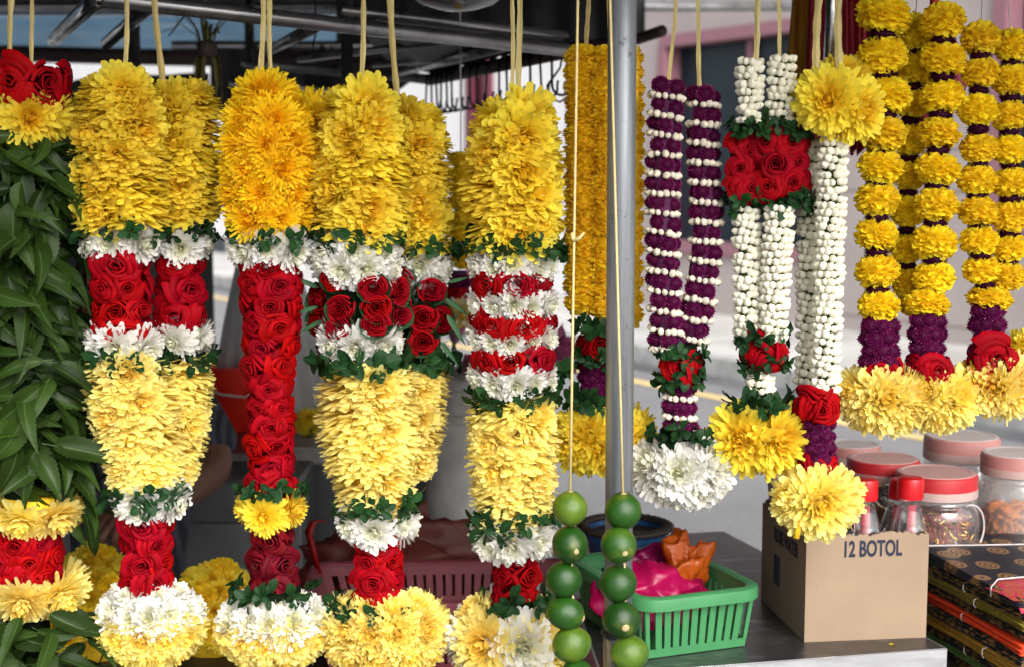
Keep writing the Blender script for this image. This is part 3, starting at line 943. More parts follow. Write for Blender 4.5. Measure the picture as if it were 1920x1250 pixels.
# ------------------------------------------------------------------ tables and benches
ZT = .772
FR = G(1772, 1214, ZT); FLc = G(1130, 1262, ZT); BR = G(1355, 995, ZT); BL = G(1040, 1012, ZT)
tb = thing('steel_table', 'stainless steel table top under the green basket and cardboard box', 'table', Vector((FR.x*.5, 1.9, 0)))
O3 = tb.location.copy()
mb = MB()
slab(mb, [(p.x, p.y) for p in (FLc, FR, BR, BL)], ZT-.004, .004)
mb.build('table_top', M['steeltop'], tb, off=O3)
mb = MB()
ring = [FLc, FR, BR, BL]; cen = sum(ring, Vector())/4
for i in range(4):
    a, b_ = ring[i], ring[(i+1) % 4]
    nn = Vector(((b_-a).y, -(b_-a).x, 0)).normalized()
    if nn.dot(a-cen) < 0: nn = -nn
    V = [a, b_, b_+nn*.003, a+nn*.003]
    V = [Vector((v.x, v.y, ZT-.055)) for v in V]+[Vector((v.x, v.y, ZT-.0008)) for v in V]
    mb.add(V, [(0,1,2,3),(7,6,5,4),(0,4,5,1),(1,5,6,2),(2,6,7,3),(3,7,4,0)])
mb.build('table_edge', M['steeledge'], tb, off=O3)
for p in ring:
    q = p.lerp(cen, .07)
    mb = MB(); mb.tube([(q.x, q.y, 0), (q.x, q.y, ZT-.005)], .016, 8); mb.build('leg', M['greysteel'], tb, True, off=O3)
ZB = .675
bn = thing('wooden_bench', 'low dark wooden bench under the left garlands', 'bench', (-.45, 1.95, 0))
for i in range(5):
    mb = MB(); mb.bbox((-.0, -.22+i*.112, ZB-.0125), (1.35, .109, .025), None, .003); mb.build('plank', M['bench'], bn)
for x in (-.6, .6):
    for y in (-.2, .2):
        mb = MB(); mb.bbox((x, y, (ZB-.026)/2), (.05, .05, ZB-.026), None, .003); mb.build('leg', M['bench'], bn)
mb = MB(); mb.bbox((0, -.2, ZB-.08), (1.1, .02, .08)); mb.bbox((0, .2, ZB-.08), (1.1, .02, .08)); mb.build('apron', M['bench'], bn)
# back counter
ZK = P(500, 836, 2.85).z
bc = thing('back_counter', 'dark counter with a grey top edge across the back of the stall', 'counter', (-.45, 3.1, 0))
mb = MB(); mb.bbox((-.05, 0, ZK-.018), (1.1, .52, .036), None, .004); mb.build('counter_top', M['counteredge'], bc)
mb = MB(); mb.bbox((-.05, .02, (ZK-.037)/2), (1.04, .44, ZK-.037), None, .004); mb.build('counter_body', M['darkpanel'], bc)
mb = MB(); a = P(352, 905, 2.7); b_ = P(480, 1030, 2.7)
cb = thing('metal_cabinet', 'dark grey metal cabinet behind the seated person', 'cabinet', (P(440, 950, 2.62).x, 2.74, 0))
zt = P(440, 905, 2.62).z
mb.bbox((0,0,zt/2), (.24,.2,zt), None, .006); mb.build('cabinet_body', plain('grey metal sheet', (.17,.175,.185), .45, .3, var=.25, scale=8), cb)
mb = MB(); mb.bbox((0,-.102,zt*.55), (.2,.006,zt*.7), None, .003); mb.build('door', plain('grey metal door', (.19,.195,.205), .45, .3, var=.25, scale=8), cb)
mb = MB(); mb.tube([(-.075,-.108,zt*.62),(-.075,-.115,zt*.62),(-.075,-.115,zt*.72),(-.075,-.108,zt*.72)], .003, 6); mb.build('handle', M['chrome'], cb)
# concrete pillar
DP = 2.75
q = P(880, 690, DP)
pl = thing('concrete_pillar', 'weathered round concrete pillar with moulded cap behind the garlands', 'pillar', (q.x, q.y, 0))
def zz(py): return P(880, py, DP).z
r0 = m_(92, DP)
mb = MB(); mb.lathe([(r0*1.0, 0), (r0*.96, zz(950)), (r0*.92, zz(812)), (r0*.92, zz(808))], 32); mb.build('shaft', M['concrete'], pl, True)
mb = MB(); mb.lathe([(r0*.9, zz(809)), (r0*1.0, zz(808)), (r0*1.02, zz(786)), (r0*1.0, zz(782)), (r0*.9, zz(780)), (r0*.9, zz(768)), (r0*1.03, zz(764)), (r0*1.06, zz(745)), (r0*.98, zz(736)), (r0*.92, zz(725)), (r0*1.0, zz(718)), (r0*1.0, zz(700)), (r0*.8, zz(694)), (0.001, zz(694))], 32)
link('cap', smooth_by_angle(mb.mesh('cap', M['concrete'], True), 30), pl)
# right hand table for jars and saris
ZJ = .80
jt = thing('jar_shelf', 'dark wooden crate shelf holding the plastic jars', 'shelf', (.78, 2.15, 0))
mb = MB(); mb.bbox((0,0,ZJ-.0125), (.52,.42,.025), None, .003); mb.build('shelf_board', M['bench'], jt)
for i in range(4):
    mb = MB(); mb.bbox((0,-.2,.08+i*.19), (.5,.015,.15), None, .003); mb.build('slat', M['bench'], jt)
for x in (-.24,.24):
    for y in (-.18,.18):
        mb = MB(); mb.bbox((x,y,(ZJ-.026)/2), (.03,.03,ZJ-.026)); mb.build('leg', M['bench'], jt)
# ------------------------------------------------------------------ garland builder
def basis(out, roll=0., up=Vector((0,0,1))):
    out = out.normalized()
    if abs(out.dot(up)) > .97: up = Vector((0,1,0))
    x = up.cross(out).normalized(); y = out.cross(x)
    B = Matrix((x, y, out)).transposed()
    return B @ Matrix.Rotation(roll, 3, 'Z')
def place(loc, B, s):
    if isinstance(s, (int, float)): s = (s, s, s)
    return Matrix.Translation(loc) @ B.to_4x4() @ Matrix.Diagonal((*s, 1))
def keys3(keys, D):
    """[(px, py, width px)] -> list of (centre, radius) at distance D"""
    return [(P(k[0], k[1], D), m_(k[2]/2, D)) for k in keys]
def arc_table(K):
    s = [0]
    for a, b in zip(K, K[1:]): s.append(s[-1] + (a[0]-b[0]).length)
    return s
def at_arc(K, S, s):
    s = min(max(s, 0), S[-1])
    for i in range(len(S)-1):
        if s <= S[i+1] or i == len(S)-2:
            f = (s-S[i])/max(1e-9, S[i+1]-S[i])
            c = K[i][0].lerp(K[i+1][0], f)
            r = K[i][1]*(1-f)+K[i+1][1]*f
            sl = (K[i+1][1]-K[i][1])/max(1e-9, S[i+1]-S[i])
            return c, r, sl
class Garland:
    def __init__(g, name, label, cat, px, py, D, group=None):
        g.o = P(px, py, D)
        g.root = thing(name, label, cat, g.o, group)
        g.D = D
        g.counts = {}
        g.rng = random.Random(hash((px, py, round(D*100))) % 99991)
    def put(g, kind, Mx, parent):
        """one flower, bud or sprig; past 300 of a kind the rest are pooled for one joined part"""
        me = g.rng.choice(FL[kind])
        nm = NAMES[kind]
        n = g.counts.get(nm, 0)
        if n >= 300:
            g.pool.setdefault(kind, []).append((me, Mx)); return
        g.counts[nm] = n+1
        link(nm, me, parent, Mx)
    pool = None
    def flush(g, parent):
        for kind, lst in (g.pool or {}).items():
            V = []; Fc = []; pc = []; b = 0
            for me, Mx in lst:
                n = len(me.vertices)
                co = np.empty(n*3, np.float32); me.vertices.foreach_get('co', co)
                co = co.reshape(-1, 3) @ np.array(Mx.to_3x3()).T + np.array(Mx.translation)
                V.append(co)
                cc = np.empty(n*4, np.float32); me.color_attributes['pc'].data.foreach_get('color', cc)
                pc.append(cc.reshape(-1, 4)[:, :3])
                Fc += [tuple(i+b for i in p.vertices) for p in me.polygons]
                b += n
            o = link(NAMES[kind]+'_strand', mesh_from(NAMES[kind]+'_strand', np.concatenate(V), Fc, lst[0][0].materials[0], True, np.concatenate(pc)), parent)
            o['kind'] = 'stuff'
        g.pool = None
    def core(g, name, keys, D, shrink, mat, sub=0.):
        K = keys3(keys, D)
        V = []; Fc = []; n = 12
        for c, r in K:
            q = max(.002, r*shrink-sub)
            for k in range(n):
                t = 2*PI*k/n
                V.append(c-g.o+Vector((math.cos(t)*q, math.sin(t)*q, 0)))
        for i in range(len(K)-1):
            for k in range(n):
                j = (k+1) % n
                Fc.append((i*n+k, i*n+n+k, i*n+n+j, i*n+j))
        Fc += [tuple(range(n)), tuple((len(K)-1)*n+k for k in range(n-1, -1, -1))]
        return link(name, mesh_from(name, V, Fc, mat), g.root)
    def band(g, kind, keys, D=None, R=46, pitch=60, row=52, arc=128, sink=.45, tilt=0., squash=1., depth=1., core='core_y', name='flower_band',
             jit=.25, roll=None, rows=None, cshrink=.62, inset=True, phase=0.):
        """rings of flowers facing outwards round a strand. R, pitch, row in photo pixels; sink: how far the centre lies inside the outline (in R)"""
        D = D or g.D
        par = g.core(name, keys, D, cshrink, M[core])
        K = keys3(keys, D); S = arc_table(K)
        Rm, pm, rm = m_(R, D), m_(pitch, D), m_(row, D)
        rnd = g.rng
        nr = rows or max(1, round(S[-1]/rm))
        for j in range(nr):
            s = S[-1]*(j+.5)/nr
            c, r, sl = at_arc(K, S, s)
            rc = max(r - Rm*sink, Rm*.12)
            n = max(5 if 'rose' in kind else 3, round(2*PI*rc/pm))
            for k in range(n):
                a = (k + .5*(j % 2) + phase + rnd.uniform(-jit, jit))/n*2*PI
                a = (a+PI) % (2*PI) - PI
                if abs(math.degrees(a)) > arc: continue
                out = Vector((math.sin(a), -math.cos(a), -sl*.8*-1 + tilt + rnd.uniform(-jit, jit)*.5))
                loc = c + Vector((math.sin(a)*rc, -math.cos(a)*rc, rnd.uniform(-jit, jit)*rm*.5))
                rl = rnd.uniform(-PI, PI) if roll is None else rnd.uniform(-roll, roll)
                sc = Rm*(rnd.uniform(.78, 1.14) if 'rose' in kind else rnd.uniform(.88, 1.1))
                g.put(kind, place(loc-g.o, basis(out, rl), (sc, sc*squash, sc*depth)), par)
        return par
    def tiers(g, kind, face, keys, D=None, pitch=25, core='core_y', nface=6, R=54):
        """flower heads strung one on another through their middles, a few turned outwards"""
        D = D or g.D
        par = g.core('flower_band', keys, D, .5, M[core])
        K = keys3(keys, D); S = arc_table(K)
        n = max(2, round(S[-1]/m_(pitch, D)))
        for j in range(n):
            c, r, sl = at_arc(K, S, S[-1]*(j+.35)/n)
            B = Matrix.Rotation(g.rng.uniform(-.16, .16), 3, 'X') @ Matrix.Rotation(g.rng.uniform(-.16, .16), 3, 'Y') @ Matrix.Rotation(g.rng.uniform(-3, 3), 3, 'Z')
            s = r*g.rng.uniform(.97, 1.07)
            g.put(kind, place(c-g.o+Vector((g.rng.uniform(-.002,.002), g.rng.uniform(-.002,.002), 0)), B, (s, s, s*1.1)), par)
        for j in range(nface):
            s = S[-1]*(j+.5+g.rng.uniform(-.3,.3))/nface
            c, r, sl = at_arc(K, S, s)
            a = R_(g.rng.uniform(-50, 50)); Rm = m_(R, D); rc = r-Rm*.62
            g.put(face, place(c-g.o+Vector((math.sin(a)*rc, -math.cos(a)*rc, 0)), basis(Vector((math.sin(a), -math.cos(a), g.rng.uniform(-.3,.15))), g.rng.uniform(-3,3)), Rm*g.rng.uniform(.85,1.05)), par)
        return par
    def crown(g, kind, px, py, D, R, par, n=4, spread=30):
        """flowers closing the top of a strand"""
        c = P(px, py, D); Rm = m_(R, D)
        for i in range(n):
            a = i*GA*1.0
            off = Vector((math.sin(a), -math.cos(a), 0))*m_(spread, D)*(0 if i == 0 else 1)
            out = Vector((off.x*12, off.y*12, .9))
            g.put(kind, place(c+off-g.o, basis(out, g.rng.uniform(-3, 3)), Rm*g.rng.uniform(.85, 1.05)), par)
    def sprigs(g, px, py, w, D=None, n=7, R=26, arc=115, jit=12, par=None, up=0.):
        D = D or g.D
        c = P(px, py, D); r = m_(w/2, D); R *= 1.3 if w >= 140 else 1.08; n = round(n*1.2); Rm = m_(R, D)
        if par is None:
            par = g.core('leaf_band', [(px, py-8, w), (px, py+8, w)], D, .72, M['core_k'])
        for i in range(n):
            a = R_(-arc + 2*arc*(i+.5+g.rng.uniform(-.35, .35))/n)
            out = Vector((math.sin(a), -math.cos(a), up+g.rng.uniform(-.7, .5)))
            loc = c + Vector((math.sin(a)*r*.86, -math.cos(a)*r*.86, m_(g.rng.uniform(-jit, jit), D)))
            g.put('sprig', place(loc-g.o, basis(out, g.rng.uniform(-3, 3)), Rm*g.rng.uniform(.8, 1.25)), par)
        return par
    def pendant(g, spec, px, py, w, h, D=None, R=52, name='pendant', core='core_y', sink=.5, thick=.8):
        """drop of flowers at the bottom: ellipsoid w x h px; spec = [(latitude deg, kind, flowers in the front half, R factor, turn)]"""
        D = D or g.D
        c = P(px, py, D); a_, b_ = m_(w/2, D), m_(h/2, D); dp = a_*thick
        Rm = m_(R, D)
        V, Fc = sphere_grid(1., 12, 8)
        q = .55
        par = link(name, mesh_from(name, [(x*(a_-Rm*.45)*.9+c.x-g.o.x, y*(dp-Rm*.45)*.9+c.y-g.o.y, z*(b_-Rm*.45)*.9+c.z-g.o.z) for x, y, z in V], Fc, M[core]), g.root)
        ax, ay, az = max(a_-Rm*sink, Rm*.3), max(dp-Rm*sink, Rm*.3), max(b_-Rm*sink, Rm*.25)
        for lat, kind, n, rf, turn in spec:
            la = R_(lat)
            for k in range(n):
                lo = R_(-105+210*(k+.5)/n + turn + g.rng.uniform(-6, 6)) if n > 1 else R_(turn)
                d = Vector((math.sin(lo)*math.cos(la), -math.cos(lo)*math.cos(la), math.sin(la)))
                loc = c + Vector((d.x*ax, d.y*ay, d.z*az))
                out = Vector((d.x/max(.5, ax/ay), d.y, d.z*1.1)) + Vector((g.rng.uniform(-.12, .12), 0, g.rng.uniform(-.12, .12)))
                s = Rm*rf*g.rng.uniform(.93, 1.07)
                g.put(kind, place(loc-g.o, basis(out, g.rng.uniform(-3, 3)), s), par)
        return par
    def ribbon(g, x0, x1, y1, D=None, w=9, sway=1., name='ribbon', mat='raffia', ytop=-40):
        D = D or g.D
        a = P(x0 - (x1-x0)*(-ytop)/max(1, y1), ytop, RAIL_Y); b = P(x1, y1, D)
        pts = []; sides = []; n = 12
        ph = g.rng.random()*6
        for i in range(n+1):
            f = i/n
            p = a.lerp(b, f) + Vector((math.sin(f*5+ph)*.0012*sway, 0, 0))
            pts.append(p-g.o)
            t = .35*math.sin(f*3.2+ph)
            sides.append(Vector((math.cos(t), math.sin(t), 0)))
        ww = [m_(w, D)*(.85+.25*math.sin(i*.9+ph)**2) for i in range(n+1)]
        mb = MB(); mb.strip(pts, ww, sides, .0007)
        # the loop over the rail
        top = pts[0] + Vector((0, 0, 0))
        rt = Vector((top.x, RAIL_Y, RAIL_Z)) - Vector((0, g.o.y, g.o.z))
        loop = [top] + [Vector((top.x, rt.y + math.cos(t)*.0105, rt.z + math.sin(t)*.0105)) for t in (-2.2, -2.9, -3.6, -4.4, -5.2, -6.0, -6.7)]
        mb.strip(loop, ww[0], Vector((1, 0, 0)), .0006)
        return mb.build(name, M[mat], g.root)
    def thread(g, x0, x1, y1, D=None, w=2, name='thread', mat='wire'):
        D = D or g.D
        a = P(x0, -40, RAIL_Y); b = P(x1, y1, D)
        mb = MB()
        mb.tube([Vector((a.x, RAIL_Y, RAIL_Z))-g.o, a-g.o, a.lerp(b, .5)-g.o, b-g.o], m_(w/2, D), 5)
        return mb.build(name, M[mat], g.root)
    def beads(g, rings, D=None, arc=110):
        """rings = [(kind, px, py, width px, n round the whole ring, R px, phase, slant)]"""
        D = D or g.D
        par = None
        return par
    def ring(g, par, kind, px, py, w, n, R, D=None, phase=0., slant=0., arc=112, sink=.55, squash=1., up=.25, jit=.08):
        D = D or g.D
        c = P(px, py, D); Rm = m_(R, D); rc = max(m_(w/2, D) - Rm*sink, .001)
        for k in range(n):
            a = (k+phase+g.rng.uniform(-jit, jit))/n*2*PI
            a = (a+PI) % (2*PI) - PI
            if abs(math.degrees(a)) > arc: continue
            z = -math.sin(a)*m_(slant, D) + m_(g.rng.uniform(-1.6, 1.6), D)
            loc = c + Vector((math.sin(a)*rc, -math.cos(a)*rc, z))
            out = Vector((math.sin(a), -math.cos(a), up + g.rng.uniform(-.25, .25)))
            s = Rm*g.rng.uniform(.84, 1.14)
            if squash != 1.: sc = (s, s, s*squash); B = basis(out, g.rng.uniform(-3, 3))
            else: sc = s; B = basis(out + Vector((g.rng.uniform(-.35, .35), g.rng.uniform(-.2, .2), g.rng.uniform(-.2, .2))), g.rng.uniform(-3, 3))
            g.put(kind, place(loc-g.o, B, sc), par)


GD = 1.65

# ------------------------------------------------------------------ the garlands
def fan_leaves(g, n, zone, par, rmin=.3):
    pass
def big(label, px, D=GD, group='big yellow, red and white garlands'):
    g = Garland('garland', label, 'garland', px, 640, D, group)
    g.pool = {}
    return g
YL = dict(R=58, pitch=51, row=45, sink=.55, jit=.16)
RS = dict(R=39, pitch=47, row=41, sink=.62, squash=.80, roll=.5, core='core_r', jit=.15, name='rose_band', cshrink=.60)
WH = dict(R=44, pitch=44, sink=.60, core='core_w', tilt=-.25, rows=1, jit=.2)

# -- first from the left of the five: two strands of pale yellow, square rose blocks
g = big('yellow garland with a doubled block of open red roses, beside the hanging green leaves', 280)
DB = GD+.055
p = g.tiers('tier_yellow', 'yellow', [(225,158,120),(226,200,166),(228,300,174),(228,425,166)], nface=9, R=62)
g.crown('yellow', 225, 168, GD, 44, p, 5, 34)
p = g.tiers('tier_yellow', 'yellow', [(345,170,96),(345,205,134),(347,300,146),(345,415,138)], DB, nface=6, R=56)
g.crown('yellow', 343, 178, DB, 42, p, 4, 28)
g.band('white', [(226,432,150),(228,478,148)], **WH)
g.band('white', [(342,438,118),(342,476,118)], D=DB, **WH)
g.sprigs(226, 438, 160, n=6, R=24); g.sprigs(345, 432, 128, DB, n=5, R=24)
g.band('rose', [(228,474,126),(228,640,124)], **RS)
g.band('rose', [(338,474,104),(338,612,104)], D=DB, **RS)
g.band('white', [(232,628,140),(232,668,140)], **WH)
g.band('white', [(345,612,112),(345,656,112)], D=DB, **WH)
g.sprigs(235, 672, 148, n=6, R=26); g.sprigs(345, 668, 116, DB, n=5, R=26)
g.tiers('tier_pale', 'pale_yellow', [(240,676,156),(246,740,172),(262,840,160),(278,912,128)])
g.tiers('tier_pale', 'pale_yellow', [(342,668,120),(340,760,122),(328,850,108),(312,905,94)], DB, nface=3, R=46)
g.band('white', [(285,912,146),(285,958,140)], **WH); g.sprigs(275, 915, 150, n=6, R=25)
g.band('rose', [(280,960,106),(275,1105,108)], **RS)
g.pendant([(48,'white',4,.85,0),(18,'white',7,.95,8),(-14,'pale_yellow',7,.95,0),(-45,'pale_yellow',6,.95,10),(-78,'pale_yellow',3,.95,0)], 283, 1160, 205, 175, R=48)
g.ribbon(238, 233, 160); g.ribbon(291, 306, 185, DB, w=13)
g.flush(g.root)

# -- second: long slim column of roses
g = big('deep golden garland with one long narrow column of roses tapering down', 508)
p = g.band('deep_yellow', [(500,158,70),(500,200,150),(504,300,182),(506,430,160)], **YL)
g.crown('deep_yellow', 500, 176, GD, 46, p, 4, 20)
g.band('deep_yellow', [(590,210,70),(588,300,92),(585,420,80)], D=DB+.02, **YL)
g.band('white', [(508,440,166),(508,488,160)], **WH); g.sprigs(510, 440, 168, n=6, R=25)
rs = dict(RS); rs.update(row=38, R=34, pitch=50)
g.band('rose', [(510,478,140),(508,560,126),(507,640,116),(507,740,102),(508,925,98)], **rs)
g.sprigs(508, 915, 130, n=6, R=25)
g.band('gold', [(510,918,120),(510,985,124)], R=44, pitch=54, rows=1, sink=.45, tilt=-.2)
g.band('dry_rose', [(512,985,96),(512,1118,98)], **RS)
g.sprigs(512, 1108, 150, n=6, R=24, up=.4)
g.pendant([(50,'white',4,.8,0),(20,'white',7,.95,6),(-12,'pale_yellow',7,.95,0),(-45,'pale_yellow',6,.95,10),(-78,'pale_yellow',3,.95,0)], 513, 1172, 215, 160, R=50)
g.ribbon(493, 489, 165, w=10); g.ribbon(505, 509, 165, w=9)
g.flush(g.root)

# -- third: rosebuds wrapped in leaves
def wrapped_rose(g, par, px, py, D, R=27, outx=0., roll=0., tall=1.):
    out = Vector((outx, -1, .05))
    loc = P(px, py, D)
    s = m_(R, D)
    B = basis(out, roll)
    r = link('rose', g.rng.choice(FL['tight_rose']), par, place(loc-g.o, B, (s*1.05, s*tall, s*1.1)))
    # a broad leaf folded round the bud
    V = []; Fc = []; pc = []
    n = 15
    ph = g.rng.uniform(0, 6)
    for j in range(5):
        q = j/4
        for k in range(n):
            t = ph + 2*PI*k/n*1.06
            rr = (.46+.52*q**.8)*(1+.05*math.sin(3*t+ph)) + .05*k/n
            z = -1.3+q*(1.42+.32*math.sin(t*.5+ph)**8)
            V.append((rr*math.cos(t), rr*math.sin(t), z)); pc.append((q, .4+.3*(k/n), abs(k/n-.5)*2))
    for j in range(4):
        for k in range(n-1):
            a = j*n+k; Fc.append((a, a+1, a+n+1, a+n))
    me = mesh_from('leaf_wrap', V, Fc, M['wrap'], True, pc)
    link('leaf_wrap', me, par, place(loc-g.o, B, (s, s*tall, s)))
def long_leaf(g, par, px, py, D, L, ang, W=.12, lift=-.3):
    d = Vector((math.cos(ang), lift, math.sin(ang))).normalized()
    nn = Vector((0, -1, .2)); y = nn.cross(d).normalized(); z = d.cross(y)
    v, f, c = blade(1., .16, 10, 2, lambda s: max(.03, math.sin(PI*s**.6)), fold=.4, droop=.5, rng=RNG)
    B = Matrix((d, y, z)).transposed()
    link('leaf', mesh_from('leaf', v, f, M['wrap'], True, c), par, place(P(px, py, D)-g.o, B, m_(L, D)))
g = big('yellow garland whose red rosebuds are each wrapped in dark green leaves', 720)
p = g.tiers('tier_yellow', 'yellow', [(676,186,116),(676,228,164),(677,330,178),(675,440,168)], nface=8, R=62)
g.crown('yellow', 676, 195, GD, 46, p, 5, 34)
p = g.tiers('tier_yellow', 'yellow', [(778,216,94),(780,255,126),(786,340,130),(788,470,116)], DB, nface=6, R=54)
g.crown('yellow', 776, 224, DB, 42, p, 4, 26)
g.band('white', [(668,452,168),(668,510,164)], **dict(WH, rows=2, R=40))
g.band('white', [(792,478,106),(794,540,100)], D=DB, **dict(WH, R=40, rows=2))
g.sprigs(670, 448, 170, n=6, R=26); g.sprigs(800, 472, 116, DB, n=5, R=28)
par = g.core('rose_band', [(668,500,120),(668,622,120)], GD, .8, M['core_k'])
for x, y, ox, rl in ((628,522,-.5,.2),(700,540,.1,0),(640,580,-.35,.2),(706,577,.15,0),(638,612,-.4,.2),(704,606,.1,.1),(598,560,-1.2,0),(600,605,-1.2,0),(744,545,.9,0),(744,590,.9,0)):
    wrapped_rose(g, par, x, y, GD-.042+.045*abs(ox)**1.6, 33, ox, rl, .92)
par2 = g.core('rose_band', [(790,520,90),(790,662,90)], DB, .8, M['core_k'])
for x, y, ox, rl in ((752,528,-.5,0),(808,545,.5,0),(794,596,.05,0),(793,640,.05,0),(754,575,-.6,0),(826,600,.9,0)):
    wrapped_rose(g, par2, x, y, DB-.036+.03*abs(ox)**1.6, 33, ox, rl, .95)
for x, y, l, a in ((598,540,60,2.7),(596,575,50,3.4),(606,600,55,3.6),(835,560,60,-.6),(838,590,70,-1.0),(840,530,46,.3),(700,520,60,-.6),(826,640,60,-.9)):
    long_leaf(g, par2 if x > 750 else par, x, y, GD, l, a)
g.band('white', [(672,612,160),(676,664,158)], **dict(WH, R=42))
g.band('white', [(800,650,84),(800,676,80)], D=DB, **dict(WH, R=34))
g.sprigs(680, 672, 176, n=9, R=28); g.sprigs(800, 672, 120, DB, n=6, R=30)
g.tiers('tier_pale', 'pale_yellow', [(688,688,176),(690,770,190),(695,860,176),(702,945,134)])
g.tiers('tier_pale', 'pale_yellow', [(790,686,118),(783,770,118),(774,850,104),(762,900,88)], DB, nface=3, R=46)
g.sprigs(712, 945, 154, n=8, R=28)
g.band('white', [(708,955,154),(708,1000,150)], **WH)
g.band('rose', [(710,990,106),(712,1138,108)], **RS)
g.sprigs(700, 1130, 160, n=6, R=26, up=.3)
g.pendant([(42,'white',3,.6,-40),(38,'big_yellow',5,.85,14),(10,'big_yellow',6,1.0,4),(-22,'big_yellow',6,1.0,14),(-55,'big_yellow',5,1.0,0),(-82,'big_yellow',2,1.,0)], 724, 1178, 220, 178, R=58)
g.ribbon(683, 675, 185, w=10); g.ribbon(733, 745, 215, DB, w=12)
g.flush(g.root)

# -- fourth: rose and white stripes
g = big('yellow garland banded with rows of red roses between white flower rows', 962)
p = g.tiers('tier_yellow', 'yellow', [(966,214,126),(964,252,172),(962,330,194),(962,465,178)], nface=8, R=64)
g.crown('yellow', 967, 218, GD, 50, p, 5, 34)
g.sprigs(962, 462, 180, n=7, R=27)
W4 = dict(R=36, pitch=34, rows=1, sink=.62, core='core_w', tilt=-.15, jit=.2, squash=.75)
g.band('white', [(962,470,168),(962,520,168)], **dict(W4, R=40, squash=.9))
R4 = dict(RS, rows=1, R=40, pitch=52, squash=.80, sink=.34)
g.band('rose', [(962,504,152),(962,556,152)], **R4)
g.band('white', [(962,548,172),(962,586,172)], **W4)
g.band('rose', [(962,580,152),(962,626,152)], **dict(R4, phase=.4))
g.band('white', [(962,614,170),(962,650,170)], **W4)
g.band('rose', [(962,644,152),(962,698,152)], **R4)
g.band('white', [(962,686,168),(962,736,168)], **dict(W4, R=38))
g.sprigs(965, 742, 172, n=7, R=27)
g.sprigs(1050, 690, 20, GD+.03, n=3, R=24)
g.tiers('tier_pale', 'pale_yellow', [(960,750,172),(961,830,176),(962,910,168),(962,976,140)], nface=5)
g.sprigs(965, 972, 158, n=7, R=28)
g.band('white', [(962,978,158),(964,1034,160)], **dict(WH, R=50))
g.band('rose', [(965,1010,102),(968,1140,104)], **RS)
g.sprigs(968, 1125, 140, n=6, R=27, up=.3)
g.pendant([(45,'big_yellow',1,.85,-72),(2,'white',1,1.2,22),(4,'big_yellow',1,1.15,-30),(5,'white',1,1.0,-88),(8,'big_yellow',1,1.05,78),(-50,'white',1,1.1,26),(-52,'big_yellow',1,1.1,-30),
           (-50,'white',1,1.0,-85),(-48,'big_yellow',1,1.1,75),(-80,'big_yellow',2,1.05,0)], 950, 1195, 215, 190, R=66)
g.ribbon(961, 959, 205, w=8); g.ribbon(973, 974, 210, w=11)
g.flush(g.root)

# -- leftmost: a thick hank of long serrated leaves
def leaf_hank(g, par, xs, y0, y1, rad, n, D, Lpx=(115,175), down=1.0, seed=3, pooled=False):
    r = random.Random(seed)
    for i in range(n):
        f = (i+.5)/n
        py = y0+(y1-y0)*((i*0.618034) % 1)
        cx = xs(py)
        a = R_(r.uniform(-125, 125))
        q = rad(py)*r.uniform(.42, .95)
        loc = P(cx, py, D) + Vector((math.sin(a)*m_(q, D), -math.cos(a)*m_(q, D), 0))
        out = Vector((math.sin(a), -math.cos(a), 0))
        d = (out*r.uniform(.1, .75) + Vector((r.uniform(-1.0, 1.0), r.uniform(-.3, .3), -down*r.uniform(.0, 1.2)))).normalized()
        nn = (out + Vector((r.uniform(-.5, .5), r.uniform(-.3, .3), r.uniform(.1, .8)))).normalized()
        y = nn.cross(d).normalized(); z = d.cross(y)
        B = Matrix((d, y, z)).transposed()
        if pooled: g.pool.setdefault('neem', []).append((r.choice(FL['neem']), place(loc-g.o, B, m_(r.uniform(*Lpx), D))))
        else: link('leaf', r.choice(FL['neem']), par, place(loc-g.o, B, m_(r.uniform(*Lpx), D)))
g = Garland('leaf_garland', 'thick hanging garland of long dark green serrated leaves', 'garland', 60, 640, GD)
g.pool = {}
par = g.core('leaf_bundle', [(45,235,90),(40,400,150),(30,640,160),(40,900,150),(50,1000,90),(60,1060,100),(60,1280,170)], GD, .5, M['core_k'])
leaf_hank(g, par, lambda y: 40, 240, 860, lambda y: 100+48*min(1, max(0, (y-550)/250)), 215, GD, (75,150), .8)
leaf_hank(g, par, lambda y: 120, 780, 960, lambda y: 80, 22, GD+.03, (85,140), .8, 11)
leaf_hank(g, par, lambda y: 70, 1125, 1270, lambda y: 125, 62, GD, (85,140), .5, 5)
leaf_hank(g, par, lambda y: 50, 245, 880, lambda y: 62+20*min(1, max(0, (y-550)/250)), 230, GD+.01, (80,140), .7, 21, True)
g.band('rose', [(45,125,170),(45,182,170)], **dict(RS, R=40, rows=1, pitch=50, squash=1., sink=.5))
g.band('shade_yellow', [(45,175,150),(45,255,150)], R=62, pitch=88, rows=1, sink=.5, tilt=-.15)
g.band('yellow', [(95,190,90),(95,240,90)], D=DB, R=44, pitch=60, rows=1, sink=.5, tilt=0)
g.band('pale_yellow', [(62,930,170),(62,985,176)], R=52, pitch=60, rows=1, sink=.45, tilt=-1.1, jit=.12)
g.band('rose', [(48,992,150),(48,1092,146)], **dict(RS, R=38))
g.band('big_yellow', [(60,1078,170),(60,1138,176)], R=54, pitch=64, rows=1, sink=.45, tilt=-.8, jit=.12)
g.ribbon(22, 17, 150, w=12); g.ribbon(58, 62, 145, w=8)
g.flush(g.root)

